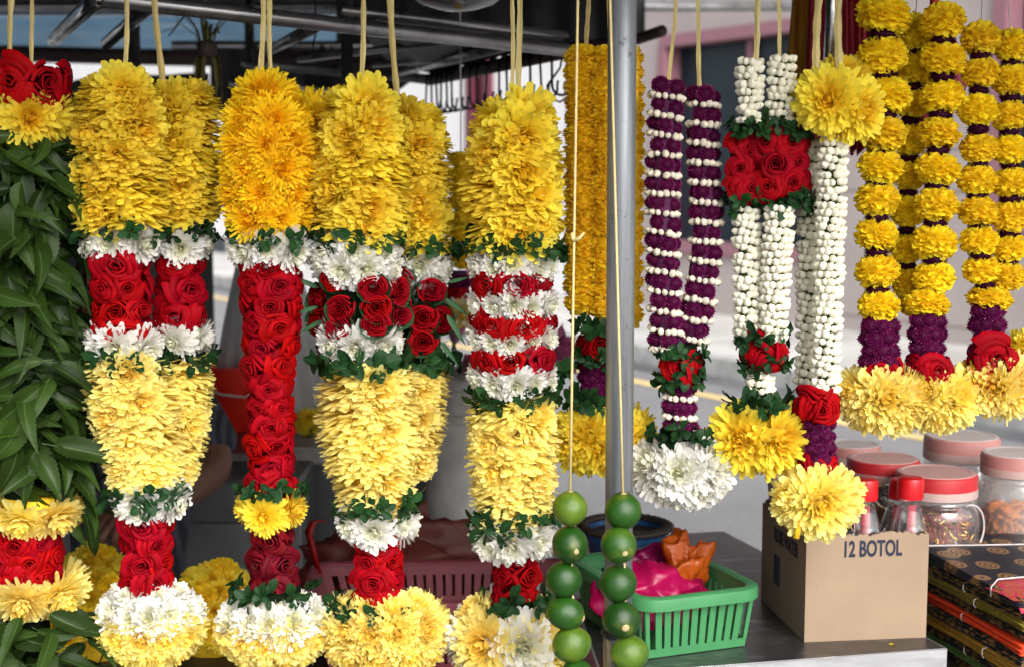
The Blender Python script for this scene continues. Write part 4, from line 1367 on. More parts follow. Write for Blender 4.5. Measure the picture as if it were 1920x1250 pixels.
# -- behind the steel pole: three golden ropes
D5 = 1.72
g = Garland('golden_garland', 'deep golden marigold garland of fat ropes behind the steel pole', 'garland', 1130, 640, D5, None)
g.pool = {}
for cx, w, d, k in ((1089, 60, D5, 0), (1133, 54, D5-.004, 1), (1181, 52, D5+.006, 2)):
    par = g.core('flower_rope', [(cx,88,w),(cx,590+12*k,w)], D5, .7, M['core_y'])
    n = 17
    for j in range(n):
        y = 92 + (488+12*k)*(j+.5)/n
        c = P(cx+g.rng.uniform(-2, 2), y, d)
        s = m_(w/2*1.04, d)
        B = Matrix.Rotation(g.rng.uniform(-3, 3), 3, 'Z') @ Matrix.Rotation(g.rng.uniform(-.2, .2), 3, 'X')
        g.put('dark_marigold', place(c-g.o, B, (s, s, s*.72)), par)
g.sprigs(1125, 612, 90, D5-.01, n=7, R=26)
g.band('rose', [(1125,618,92),(1125,668,92)], D=D5-.01, **dict(RS, R=38, rows=1, pitch=58, squash=.9))
g.sprigs(1122, 668, 84, D5-.01, n=7, R=22)
par = g.core('flower_band', [(1118,672,60),(1118,760,56)], D5, .7, M['core_p'])
for j in range(4): g.ring(par, 'amaranth', 1118, 684+j*22, 62, 6, 15, D5, phase=.5*(j % 2))
g.sprigs(1115, 748, 100, D5-.01, n=7, R=30, up=.2)
g.band('rose', [(1125,765,84),(1125,800,84)], D=D5-.01, **dict(RS, R=34, rows=1))
g.pendant([(22,'gold',4,1.0,0),(-12,'gold',4,1.05,20),(-50,'gold',3,1.,0)], 1130, 818, 182, 128, D5-.01, R=60)
g.ribbon(1102, 1101, 100, D5, w=9); g.ribbon(1140, 1150, 110, D5, w=7)
g.flush(g.root)

# -- purple and cream spiral
g = Garland('purple_garland', 'purple globe amaranth garland striped with rows of cream jasmine buds', 'garland', 1280, 500, GD, None)
g.pool = {}
def striped(g, xf, w, y0, y1, pitch, D, slant=4.):
    par = g.core('flower_rope', [(xf(y0),y0,w),(xf((y0+y1)/2),(y0+y1)/2,w),(xf(y1),y1,w)], D, .62, M['core_p'])
    n = round((y1-y0)/pitch)
    for j in range(n):
        y = y0+pitch*(j+.3)
        ph = g.rng.random(); sl = slant*g.rng.uniform(.4, 1.6)
        g.ring(par, 'amaranth', xf(y), y, w+2, 4, 16., D, phase=ph, slant=sl, arc=120, sink=.85, up=.0, jit=.12)
        g.ring(par, 'cream_bud', xf(y), y+pitch*.5, w+2, 13, 11.8, D, phase=g.rng.random(), slant=sl, arc=112, sink=.6, up=.1, jit=.2)
    return par
par = striped(g, lambda y: 1250-8*math.sin((y-150)/490*PI), 66, 152, 645, 36.5, GD)
par = striped(g, lambda y: 1322+3*math.sin(y*.02) if y < 480 else 1322-30*((y-480)/165)**1.3, 63, 168, 648, 36.5, GD+.03, 3.)
g.sprigs(1275, 655, 90, n=6, R=25)
g.band('rose', [(1275,660,84),(1275,708,84)], **dict(RS, rows=1, R=38, pitch=66, squash=.85))
g.sprigs(1276, 708, 84, n=7, R=24)
par = striped(g, lambda y: 1275, 66, 716, 808, 36, GD, 2.)
g.sprigs(1278, 812, 116, n=7, R=28, up=.3)
g.band('rose', [(1280,830,64),(1280,856,70)], **dict(RS, rows=1, R=30))
g.pendant([(8,'white',1,1.1,-10),(24,'white',1,1.05,52),(18,'white',1,1.05,-66),(-34,'white',1,1.,24),(-36,'white',1,1.,-42),(-30,'white',1,1.,80),(-78,'white',1,.95,0)], 1280, 880, 180, 128, R=60, core='core_w')
g.ribbon(1266, 1256, 150, w=8); g.ribbon(1306, 1314, 175, GD+.03, w=9)
g.flush(g.root)

# -- jasmine with the square rose block
def jasmine(g, xf, w, y0, y1, D, par=None, pitch=14.3, n=None, kind='bud'):
    w = w-7
    par = par or g.core('bud_rope', [(xf(y0),y0,w),(xf((y0+y1)/2),(y0+y1)/2,w),(xf(y1),y1,w)], D, .58, M['core_g'])
    m = max(1, round((y1-y0)/pitch))
    n = n or round(PI*(w-10)/13.2)
    for j in range(m):
        y = y0+(y1-y0)*(j+.5)/m
        g.ring(par, kind, xf(y), y, w+g.rng.uniform(-3,3), n, 14, D, phase=.5*(j % 2)+.13*j, arc=102, sink=.55, up=.4, slant=g.rng.uniform(-3,6), jit=.16)
    return par
g = Garland('jasmine_garland', 'white jasmine garland with a square block of dark red roses near its top', 'garland', 1430, 500, GD, 'white jasmine garlands')
g.pool = {}
jasmine(g, lambda y: 1406, 58, 112, 236, GD); jasmine(g, lambda y: 1465-(y-170)*.04, 58, 104, 236, GD-.005)
g.sprigs(1405, 240, 80, n=5, R=24); g.sprigs(1470, 240, 92, n=6, R=26)
RB = dict(RS, R=37, pitch=52, row=48, squash=.95, cshrink=.7)
for cx, d0, wd, lst in ((1392, GD+.01, 76, ((1382,268,22),(1406,276,30),(1388,316,27),(1413,312,26),(1404,354,31),(1382,350,24))),
                       (1466, GD, 100, ((1440,266,30),(1480,268,33),(1455,308,33),(1494,304,27),(1442,350,32),(1484,342,32),(1502,268,22),(1503,340,24)))):
    par = g.core('rose_band', [(cx,248,wd*.6),(cx,378,wd*.6)], d0, 1., M['core_r'])
    for x, y, R in lst:
        o_ = max(-1.2, min(1.2, (x-cx)/(wd*.5)))
        loc = P(x, y, d0-.016+.022*o_*o_)
        g.put('rose', place(loc-g.o, basis(Vector((o_*.8, -1, .05)), g.rng.uniform(-.5, .5)), (m_(R*1.0, GD), m_(R, GD), m_(R*.9, GD))), par)
g.sprigs(1400, 382, 80, GD+.01, n=5, R=24); g.sprigs(1472, 378, 92, n=6, R=26)
jasmine(g, lambda y: 1399+(y-385)*.02, 62, 386, 648, GD+.01)
jasmine(g, lambda y: 1462-(y-385)*.05, 62, 384, 640, GD-.01)
g.sprigs(1430, 632, 88, n=6, R=24)
g.band('rose', [(1432,634,90),(1432,686,90)], **dict(RS, rows=1, R=38, pitch=66))
g.sprigs(1432, 684, 88, n=6, R=22)
jasmine(g, lambda y: 1425, 62, 684, 738, GD)
g.sprigs(1425, 752, 100, n=7, R=34, up=.2)
g.band('rose', [(1425,764,76),(1425,790,80)], **dict(RS, rows=1, R=30))
g.pendant([(5,'gold',1,1.1,38),(5,'gold',1,1.05,-40),(-5,'gold',1,.95,-88),(-5,'gold',1,.9,92),(-48,'gold',2,1.,0)], 1422, 818, 165, 112, R=68)
g.ribbon(1423, 1415, 118, w=11); g.ribbon(1458, 1464, 112, w=8)
g.flush(g.root)

# -- jasmine with the big yellow flower on top
DJ = GD-.02
g = Garland('jasmine_garland', 'long white jasmine garland topped by one big yellow chrysanthemum head', 'garland', 1545, 500, DJ, 'white jasmine garlands')
g.pool = {}
jasmine(g, lambda y: 1564-(y-240)*.034, 60, 250, 735, DJ)
jasmine(g, lambda y: 1520-(y-270)*.012, 54, 262, 722, DJ+.05)
par = g.band('rose', [(1572,215,90),(1572,250,80)], D=DJ+.02, **dict(RS, rows=1, R=34))
par = g.core('flower_band', [(1570,150,70),(1570,240,70)], DJ+.02, .6, M['core_y'])
for x, y, d, ox, oz, R in ((1556,188,DJ-.022,-.3,.05,64),(1606,205,DJ-.018,.55,-.12,60),(1528,178,DJ+.02,-1.,.3,50),(1585,152,DJ+.02,.1,.9,56),(1575,226,DJ-.01,.2,-.8,46)):
    g.put('shade_yellow', place(P(x, y, d)-g.o, basis(Vector((ox, -1, oz)), g.rng.uniform(-3, 3)), m_(R, DJ)), par)
g.band('rose', [(1534,728,96),(1534,792,94)], D=DJ, **dict(RS, R=40, rows=1, pitch=66, squash=.9))
par = g.core('flower_band', [(1535,785,60),(1535,868,60)], DJ, .7, M['core_p'])
for j in range(4): g.ring(par, 'amaranth', 1535, 794+j*22, 66, 6, 15.5, DJ, phase=.5*(j % 2), sink=.8, up=0)
g.band('rose', [(1535,858,80),(1535,886,84)], D=DJ, **dict(RS, rows=1, R=28))
g.pendant([(-2,'big_yellow',1,1.15,0),(22,'big_yellow',1,.9,66),(0,'big_yellow',1,.95,-72),(-48,'big_yellow',1,1.,24),(-44,'big_yellow',1,.95,-44)], 1532, 932, 150, 124, DJ, R=64)
mb = MB(); q = P(1498, 985, DJ-.03)-g.o; mb.tube([q+Vector((.004,0,.012)), q, q+Vector((-.003,0,-.014))], [.004,.0035,.004], 7)
mb.build('flower_stalk', M['core_y'], g.root, True)
g.ribbon(1537, 1526, 150, DJ, w=14); g.ribbon(1573, 1572, 150, DJ, w=14)
g.flush(g.root)

# -- marigold strings with purple spacers
def marigold_string(g, pts, D, tuft_w=.62, mat='marigold'):
    par = g.core('flower_string', [(pts[0][0], pts[0][1], 10), (pts[-1][0], pts[-1][1], 10)], D, .8, M['string'])
    for i, (x, y, w, h) in enumerate(pts):
        s = m_(w/2*1.07, D)
        B = Matrix.Rotation(g.rng.uniform(-.22, .22), 3, 'Y') @ Matrix.Rotation(g.rng.uniform(-.2, .2), 3, 'X') @ Matrix.Rotation(g.rng.uniform(-3, 3), 3, 'Z')
        g.put('marigold', place(P(x, y, D)-g.o, B, (s, s, m_(h/2*1.17, D))), par)
        if i < len(pts)-1:
            x2, y2, w2, h2 = pts[i+1]
            yy = (y+h/2 + y2-h2/2)/2
            s = m_(w*tuft_w/2*1.06, D)
            B = Matrix.Rotation(g.rng.uniform(-.15, .15), 3, 'Y') @ Matrix.Rotation(g.rng.uniform(-3, 3), 3, 'Z')
            g.put('tuft', place(P((x+x2)/2, yy, D)-g.o, B, (s, s, s*.62)), par)
    return par
def cluster(g, x, y0, y1, w, D, n=6):
    par = g.core('flower_band', [(x,y0,w),(x,y1,w)], D, .7, M['core_p'])
    m = round((y1-y0)/25)
    for j in range(m): g.ring(par, 'amaranth', x, y0+(y1-y0)*(j+.5)/m, w, n, 17.5, D, phase=.5*(j % 2), sink=.85, up=0)
GM = 'marigold string garlands on the right'
g = Garland('marigold_garland', 'marigold string garland next to the long jasmine garland, with a big pale yellow pendant flower', 'garland', 1650, 400, GD, GM)
g.pool = {}
marigold_string(g, [(1657,28,92,60),(1654,104,82,62),(1662,178,82,60),(1655,250,78,58),(1650,312,76,56),(1645,374,74,56),(1643,440,72,52),(1644,508,74,56),(1647,574,70,54)], GD)
cluster(g, 1648, 600, 688, 76, GD)
g.band('rose', [(1655,676,96),(1655,712,100)], **dict(RS, R=34, rows=1, pitch=60))
g.pendant([(4,'big_yellow',1,1.1,-8),(12,'big_yellow',1,.95,-66),(10,'big_yellow',1,1.,54),(-35,'big_yellow',1,1.,30),(-42,'big_yellow',1,.95,-40),(-80,'big_yellow',1,.9,0)], 1655, 742, 160, 118, GD, R=62)
g.thread(1658, 1657, 10)
g.flush(g.root)
D10 = GD+.045
g = Garland('marigold_garland', 'doubled marigold string garland in the middle of the three marigold garlands', 'garland', 1735, 400, GD, GM)
g.pool = {}
marigold_string(g, [(1716,62,66,58),(1712,128,68,56),(1708,194,60,48),(1706,262,62,52),(1704,328,58,48),(1702,396,58,52),(1700,466,56,48),(1702,530,54,50),(1712,566,50,46)], D10)
marigold_string(g, [(1767,40,76,58),(1768,110,78,52),(1766,180,74,54),(1760,250,72,50),(1757,316,76,52),(1755,384,74,56),(1752,454,76,58),(1751,520,70,54),(1738,570,76,46)], GD)
cluster(g, 1737, 588, 690, 72, GD)
g.band('rose', [(1742,672,100),(1742,706,104)], **dict(RS, R=34, rows=1, pitch=60))
g.pendant([(14,'big_yellow',1,1.,-34),(5,'big_yellow',1,1.1,32),(0,'big_yellow',1,.9,-88),(-38,'big_yellow',1,1.,-10),(-40,'big_yellow',1,.95,66),(-80,'big_yellow',1,.9,0)], 1756, 742, 142, 114, GD, R=58)
g.thread(1722, 1716, 36, D10); g.thread(1765, 1766, 20)
g.flush(g.root)
g = Garland('marigold_garland', 'doubled marigold string garland ending in orange, yellow and red flowers', 'garland', 1860, 400, GD, GM)
g.pool = {}
marigold_string(g, [(1839,72,66,52),(1838,136,62,48),(1833,206,66,52),(1835,278,62,48),(1832,338,66,50),(1833,396,64,50),(1836,452,66,48),(1840,506,62,46),(1855,560,76,40)], GD)
marigold_string(g, [(1896,86,62,52),(1896,150,66,50),(1892,216,62,48),(1893,280,60,48),(1895,343,66,48),(1893,406,66,52),(1893,465,60,46),(1888,518,62,46)], GD+.01)
cluster(g, 1852, 572, 668, 68, GD)
g.band('rose', [(1855,644,96),(1855,700,100)], **dict(RS, R=38, rows=1, pitch=64, squash=1.))
g.pendant([(25,'orange',3,.7,-40),(10,'orange',1,.8,-50),(0,'big_yellow',1,.95,-15),(-5,'big_yellow',1,1.,38),(0,'orange',1,.8,75),(0,'yellow',1,.8,-85),(-50,'yellow',3,.8,0)], 1862, 722, 140, 92, GD, R=62)
g.thread(1843, 1839, 52); g.thread(1885, 1896, 68)
g.flush(g.root)
g = Garland('flower_pendant', 'yellow flower drop peeking in at the right edge, above the red lids', 'garland', 1925, 655, GD+.03, None)
g.pool = {}
g.pendant([(0,'yellow',3,1.,0),(-40,'yellow',2,1.,0)], 1930, 655, 70, 70, GD+.03, R=40)
g.thread(1930, 1930, 640, GD+.03)
g.flush(g.root)
# -- far one
DF = 2.45
g = Garland('marigold_garland', 'distant blurred marigold string hanging in the gap left of the striped garland', 'garland', 862, 420, DF, None)
g.pool = {}
marigold_string(g, [(864, 300+i*27, 46, 25) for i in range(8)], DF, .5)
cluster(g, 858, 508, 545, 50, DF, 6)
g.band('rose', [(856,540,50),(856,556,54)], D=DF, **dict(RS, R=24, rows=1, pitch=34))
g.pendant([(10,'white',3,1.,0),(-20,'yellow',3,1.,0),(-60,'orange',2,1.,0)], 862, 582, 78, 50, DF, R=28)
mb = MB(); a = P(864, 292, DF)-g.o; mb.tube([a, a+Vector((0,0,.26))], .0012, 5); mb.build('thread', M['wire'], g.root)
g.flush(g.root)

# -- two strings of limes
def limes(label, pts, x0, D):
    o = P(pts[0][0], pts[0][1], D)
    root = thing('lime_string', label, 'lime string', o, 'strings of green limes')
    r = random.Random(x0)
    mb = MB()
    a = P(x0, -40, D); b = P(pts[0][0], pts[0][1]-pts[0][2]+4, D)
    mb.tube([Vector((a.x, RAIL_Y-.012, RAIL_Z))-o, a-o, a.lerp(b, .33)-o, a.lerp(b, .66)-o, b-o], m_(2.5, D), 6)
    kf = .5 if x0 < 1120 else .03
    k = a.lerp(b, kf)-o
    for sx in (1, -1):
        mb.tube([k, k+Vector((sx*.004+.002, -.002, .003)), k+Vector((sx*.006+.004, -.003, .008))], [.0024,.0018,.0012], 6)
    mb.tube([b-o, P(pts[-1][0], pts[-1][1], D)-o], .001, 5)
    mb.build('string', M['string'], root, True)
    for i, (x, y, R, ty) in enumerate(pts):
        rr = m_(R*1.05, D)
        me = FL['lime'][i % len(FL['lime'])]
        stem = {'f': Vector((.25,-1,-.15)), 'r': Vector((1,-.35,-.2)), 'l': Vector((-1,-.3,-.2)), 'b': Vector((.2,.9,.4)), 'u': Vector((0,-.2,1))}[ty] + Vector((r.uniform(-.1,.1), 0, r.uniform(-.1,.1)))
        lm = link('lime', me, root, place(P(x, y, D+r.uniform(-.006,.006))-o, basis(stem, r.uniform(-3, 3)), (rr*r.uniform(.96,1.05), rr*r.uniform(.94,1.03), rr*r.uniform(.96,1.08))))
        link('stem_scar', FL['scar'][0], lm)
def lime_mesh(seed):
    g = np.random.default_rng(seed)
    V, Fc = sphere_grid(1., 28, 18)
    W_ = []
    for v in V:
        v = Vector(v)
        d = .03*noise.noise(v*1.3+Vector((seed*3.1,0,0)))
        k = 1+d
        z = v.z*(1.0+.05*abs(v.z)**6)
        W_.append((v.x*k, v.y*k, z*k))
    return mesh_from('lime_mesh', W_, Fc, M['lime'])
m, n, l, out = new_mat('lime skin')
b = prin(n, (.05,.16,.01), .33, 0, .4)
oi = n.new('ShaderNodeObjectInfo')
nz = noise_tex(n, l, 1.3, 2)
f = mth(n, l, 'ADD', mth(n, l, 'MULTIPLY', oi.outputs['Random'], .6), mth(n, l, 'MULTIPLY', nz, .5))
c = ramp(n, l, f, [(.22, (.007,.036,.003)), (.55, (.014,.064,.005)), (.88, (.085,.145,.010))])
tc = n.new('ShaderNodeTexCoord'); sx = n.new('ShaderNodeSeparateXYZ'); l.new(tc.outputs['Object'], sx.inputs[0])
yel = mth(n, l, 'MULTIPLY', mth(n, l, 'SUBTRACT', mth(n, l, 'ADD', sx.outputs[2], nz), 1.3), 1.2, True)
c = mixc(n, l, yel, c, (.20,.21,.025))
l.new(c, b.inputs['Base Color'])
vo = n.new('ShaderNodeTexVoronoi'); vo.inputs['Scale'].default_value = 26
l.new(tc.outputs['Object'], vo.inputs['Vector'])
bump(n, l, vo.outputs['Distance'], b, .16, .02)
l.new(b.outputs[0], out.inputs[0])
M['lime'] = m
M['scar'] = plain('lime stem scar', (.40,.31,.15), .8, var=.4, scale=4)
FL['lime'] = [lime_mesh(i) for i in range(5)]
mb = MB(); mb.lathe([(.001,1.05),(.06,1.06),(.10,1.05),(.14,1.04),(.20,1.015),(.24,.965)], 12)
FL['scar'] = [mb.mesh('stem_scar_mesh', M['scar'], True)]
limes('lime string hanging free left of the steel pole', [(1069,952,32,'u'),(1069,1020,34,'f'),(1057,1086,34,'b'),(1060,1148,33,'r'),(1072,1207,33,'l'),(1083,1268,33,'f'),(1080,1332,33,'l')], 1084, 1.47)
limes('lime string hanging in front of the steel pole', [(1168,957,33.5,'u'),(1160,1021,33.5,'f'),(1159,1092,35,'b'),(1165,1160,34,'f'),(1180,1224,34,'l'),(1176,1290,33,'r')], 1143, 1.47)
# ------------------------------------------------------------------ cardboard box with bottles
M['card'] = plain('brown cardboard', (.27,.192,.128), .85, var=.12, scale=9, bmp=.35, bscale=22)
M['card_in'] = plain('cardboard inside', (.34,.235,.15), .9, var=.1, scale=14)
M['ink'] = plain('navy print', (.006,.008,.030), .7, var=.3, scale=60)
A = G(1508, 1203, ZT); B_ = G(1736, 1194, ZT); Cc = G(1408, 1124, ZT)
ux = (B_-A).normalized(); uy = Vector((-ux.y, ux.x, 0))
bw = (B_-A).length; bd_ = abs((Cc-A).dot(uy))*1.02
bh = P(1515, 1003, A.y).z - ZT
bx = thing('cardboard_box', 'open brown cardboard box printed 12 BOTOL full of capped bottles', 'cardboard box', A)
RB_ = Matrix((ux, uy, Vector((0,0,1)))).transposed()
bx.rotation_euler = RB_.to_euler()
def ragged_wall(p0, p1, nrm, h, th, seed, rag=.0035):
    """upright card sheet from p0 to p1 with a torn top edge; nrm points inwards"""
    r = random.Random(seed); n = 46; V = []; Fc = []
    p0, p1, nrm = Vector(p0), Vector(p1), Vector(nrm)
    hh = [h + (r.uniform(-rag, rag*.6) if r.random() < .6 else 0) - .002*math.sin(i*.3+seed) for i in range(n+1)]
    for i in range(n+1):
        p = p0.lerp(p1, i/n)
        V += [p, p+Vector((0,0,hh[i])), p+nrm*th+Vector((0,0,hh[i]+r.uniform(-.001,.001))), p+nrm*th]
    for i in range(n):
        a = i*4
        Fc += [(a, a+4, a+5, a+1), (a+1, a+5, a+6, a+2), (a+2, a+6, a+7, a+3)]
    Fc += [(0,1,2,3), (n*4+3, n*4+2, n*4+1, n*4)]
    return V, Fc
th = .0035
def card_wall(p0, p1, nrm, h, seed, nm='side_panel'):
    V, Fc = ragged_wall(p0, p1, nrm, h, th, seed)
    return link(nm, mesh_from(nm, V, Fc, M['card'], False), bx)
card_wall((0,0,0), (bw,0,0), (0,1,0), bh, 1, 'front_panel')
card_wall((0,bd_,0), (0,th,0), (1,0,0), bh+.001, 2)
card_wall((bw,th,0), (bw,bd_,0), (-1,0,0), bh-.002, 3)
card_wall((bw-th,bd_,0), (th,bd_,0), (0,-1,0), bh+.002, 4, 'back_panel')
mb = MB(); mb.box((bw/2, bd_/2, .003), (bw-2*th-.001, bd_-2*th-.001, .004)); mb.build('bottom_panel', M['card_in'], bx)
# worn lower corner
def text(body, size, loc, rot, parent, mat, sx=1., bold=.0, nm='lettering'):
    cu = bpy.data.curves.new(nm, 'FONT')
    cu.body = body; cu.size = size; cu.align_x = 'CENTER'; cu.align_y = 'CENTER'
    cu.offset = bold; cu.extrude = .00015
    cu.materials.append(mat)
    f_ = bpy.data.objects.new('print_curve', cu); COL.objects.link(f_)
    bpy.context.view_layer.update()
    me = bpy.data.meshes.new_from_object(f_.evaluated_get(bpy.context.evaluated_depsgraph_get()))
    bpy.data.objects.remove(f_)
    me.materials.clear(); me.materials.append(mat)
    o = bpy.data.objects.new(nm, me); COL.objects.link(o)
    o.parent = parent; o.location = loc; o.rotation_euler = rot; o.scale = (sx, 1, 1)
    return o
k = bw/228
text('12 BOTOL', .0282, (bw*.535, -.0006, bh-.0200), (PI/2, 0, 0), bx, M['ink'], .60, .0008)
text('ROSE WATER', .0250, (-.0006, bd_*.43, bh-.030), (PI/2, 0, -PI/2), bx, M['ink'], .66, .0008)
mb = MB()
for i in range(5): mb.box((-.0005, bd_*.57+i*.0052, .060), (.0006, .0046, .040))
mb.build('printed_mark', plain('print block', (.03,.03,.045), .8), bx)
M['bottle'] = clear('clear bottle glass', (.90,.92,.93), .05, .6, hz=.02)
M['redcap'] = plain('red plastic cap', (.58,.006,.012), .35, var=.05)
M['water'] = clear('rose water', (.86,.84,.84), .03, .3, hz=.02)
M['redreflection'] = plain('painted red reflection', (.42,.03,.05), .6)
bprof = [(.0245,0),(.0255,.004),(.0255,.078),(.0248,.096),(.0205,.116),(.0152,.134),(.0128,.147),(.0148,.149),(.0148,.153),(.0130,.155)]
mb = MB(); mb.lathe(bprof, 24, cap=(True, False)); me_b = mb.mesh('bottle_glass', M['bottle'], True)
mb = MB(); mb.lathe([(.0160,.1505),(.0166,.152),(.0166,.1735),(.0156,.1765),(.013,.1778),(.0005,.178)], 24, cap=(True, False)); me_c = smooth_by_angle(mb.mesh('cap', M['redcap'], True), 40)
mb = MB(); mb.lathe([(.0240,.003),(.0240,.078),(.0233,.095),(.0192,.114),(.0176,.119),(.0005,.1195)], 20, cap=(True, False)); me_w = mb.mesh('water', M['water'], True)
mb = MB()
for k_ in range(7):
    t0 = -1.9+k_*.16
mb.add([(math.cos(t)*(.0124-.0008*(1-abs(f-.5)*2)), math.sin(t)*(.0124-.0008*(1-abs(f-.5)*2)), .102+f*.042) for f in (0,.5,1) for t in np.linspace(-2.1,-1.2,6)], [(r*6+c, r*6+c+1, r*6+7+c, r*6+6+c) for r in range(2) for c in range(5)])
me_l = mb.mesh('neck_reflection', M['redreflection'], True)  # red reflection in the bottle neck, put in as a coloured strip
zcap = P(1622, 893, A.y+.05).z
bt0 = max(ZT+.0055, zcap - .178)
def in_box(px, ly):
    """place in the box under photo column px, ly metres behind its front"""
    d = ray(px, 900); o_ = RB_.transposed() @ (CAM-bx.location); e = RB_.transposed() @ d
    t = (ly-o_.y)/e.y
    return bx.location + RB_ @ Vector((o_.x+e.x*t, ly, 0))
for px, ly, tilt, lb in ((1622, .034, .0, 'red capped bottle nearest the yellow pendant flower in the cardboard box'), (1703, .034, .02, 'red capped bottle right of the box centre, before the squat jar'),
                         (1556, .034, 0., 'bottle in the left front of the box, hidden behind the yellow pendant flower'), (1668, .086, .10, 'bottle leaning in the second row between the two front bottles'),
                         (1600, .092, 0., 'bottle in the second row of the box close behind the yellow pendant flower'), (1530, .090, 0., 'bottle in the second row at the left, next to the lilac packet')):
    w = in_box(px, ly)
    b = thing('bottle', lb, 'bottle', Vector((w.x, w.y, bt0)), 'bottles in the cardboard box')
    b.rotation_euler = (0, tilt, random.uniform(-.4,.4))
    if ly > .05: b.scale = (1,1,.93)
    link('glass', me_b, b); link('cap', me_c, b); link('water', me_w, b); link('neck_reflection', me_l, b)
# the lilac printed packet in the back corner of the box
w = bx.location + RB_ @ Vector((.030, bd_-.03, 0))
pk = thing('paper_packet', 'lilac paper packet with black swirls in the left corner of the box', 'packet', Vector((w.x, w.y, ZT+.006)))
M['lilac'] = plain('lilac paper', (.36,.25,.31), .7, var=.1)
hpk = P(1440, 872, w.y).z - ZT
V = []
for z, a_, b_2 in ((0,.016,.014),(hpk*.6,.024,.020),(hpk,.031,.024)):
    V += [(-a_,-b_2,z),(a_,-b_2,z),(a_,b_2,z),(-a_,b_2,z)]
link('packet_body', mesh_from('packet_body', V, [(r*4+i, r*4+(i+1) % 4, r*4+4+(i+1) % 4, r*4+4+i) for r in range(2) for i in range(4)]+[(3,2,1,0)], M['lilac'], False), pk)
mb = MB()
for cx, cz, rr, a0 in ((-.008,.8,.009,0),(.006,.68,.012,1.),(-.012,.6,.008,2.),(.012,.86,.007,3.)):
    pts = []
    for i in range(18):
        t = a0+i*.42; q = rr*(1-i/26)
        z = cz*hpk+q*math.sin(t)
        pts.append(Vector((cx+q*math.cos(t), -.0208-.0040*(z-hpk*.6)/(hpk*.4)-.0006, z)))
    mb.tube(pts, .0009, 5)
mb.build('swirl_print', plain('black print', (.02,.02,.02), .8), pk)

# ------------------------------------------------------------------ plastic jars
M['jarwall'] = clear('clear jar plastic', (.93,.92,.92), .05, .5, (.62,.56,.55), .09)
M['jarwall2'] = clear('dusty jar plastic', (.90,.89,.88), .06, .5, (.62,.58,.56), .26)
M['lidred'] = plain('red lid rim', (.46,.018,.024), .45, var=.12, scale=30)
M['lidpink'] = plain('red lid top with painted sheen', (.58,.33,.30), .5, var=.14, scale=14)  # red top paled by dust and by reflection put into the colour
M['lidpale'] = plain('dusty pale lid', (.64,.55,.52), .55, var=.14, scale=14)
M['lidpalerim'] = plain('dusty pink lid rim', (.50,.22,.20), .5, var=.18, scale=18)
M['skirt'] = plain('milky lid skirt', (.60,.42,.39), .5, var=.1, transl=.2)
M['wirewhite'] = plain('white wire handle', (.62,.55,.55), .4)
def jar(label, cx, lid_top, w, Y, lid_h, top, rim, wall, body_k=1.04, squat=.25):
    q = P(cx, lid_top, Y)
    zt = q.z; R = m_(w/2, Y)
    z0 = ZJ
    j = thing('plastic_jar', label, 'jar', (q.x, q.y, z0), 'lidded plastic jars')
    H = zt-z0; lh = m_(lid_h, Y)
    mb = MB(); n = 72
    prof = [(R*1.0, H-lh*.60), (R*.985, H-lh*.58), (R*.985, H-lh*.16), (R*.975, H-lh*.05), (R*.94, H)]
    V = []
    for i, (r, z) in enumerate(prof):
        for k_ in range(n):
            t = 2*PI*k_/n
            rr = r*(1+(.008 if (k_ % 2 and 0 < i < 3) else 0))
            V.append((rr*math.cos(t), rr*math.sin(t), z))
    mb.add(V, [(i*n+k_, i*n+(k_+1) % n, i*n+n+(k_+1) % n, i*n+n+k_) for i in range(len(prof)-1) for k_ in range(n)])
    lid = link('lid', smooth_by_angle(mb.mesh('lid', rim, True), 28), j)
    mb = MB(); mb.lathe([(R*.94, H), (R*.93, H+.0008), (R*.82, H+.0012), (R*.81, H+.0004), (.0005, H+.0006)], 48)
    link('lid_top', smooth_by_angle(mb.mesh('lid_top', top, True), 28), lid)
    mb = MB(); mb.lathe([(R*.97,H-lh),(R*1.0,H-lh+.001),(R*1.0,H-lh*.601),(R*.95,H-lh*.601)], 48)
    link('lid_skirt', smooth_by_angle(mb.mesh('lid_skirt', M['skirt'], True), 28), lid)
    Rb = R*body_k
    mb = MB()
    hs_ = H-lh
    mb.lathe([(.001,.002),(Rb*.9,.002),(Rb*.98,.006),(Rb,.014),(Rb*.985,hs_*.3),(Rb,hs_*.5),(Rb*1.0,hs_*.72),(Rb*.97,hs_*.84),(R*.95,hs_*.90),(R*.93,hs_*.92),(R*.965,hs_*.935),(R*.93,hs_*.95),(R*.93,hs_-.001)], 48)
    mb.build('jar_body', wall, j, True)
    return j, R, H-lh
def strands(j, R, h, mats, seed, n=60, wild=1., w=.0011, zmax=.8):
    r = random.Random(seed)
    for mi, (mn, frac) in enumerate(mats):
        mb = MB()
        for i in range(int(n*frac)):
            a0, a1 = r.uniform(0, 6.28), r.uniform(0, 6.28)
            p = Vector((math.cos(a0), math.sin(a0), 0))*R*r.uniform(.5,.9); p.z = h*r.uniform(.06, zmax)
            e = Vector((math.cos(a1), math.sin(a1), 0))*R*r.uniform(.6,.9); e.z = h*r.uniform(.05, zmax)
            mid = (p+e)/2*r.uniform(.6,1.2); mid.z = min(h*.86, max(p.z, e.z)+h*r.uniform(-.1,.25)*wild)
            pts = [p*(1-t)**2+mid*2*t*(1-t)+e*t*t for t in np.linspace(0,1,7)]
            for q in pts:
                rr = math.hypot(q.x, q.y)
                if rr > R*.95: q.x *= R*.95/rr; q.y *= R*.95/rr
            mb.tube(pts, w, 4)
        o = mb.build('jar_contents', M[mn], j, True); o['kind'] = 'stuff'
M['gold'] = plain('gold foil', (.70,.42,.12), .25, .9, var=.3, scale=40)
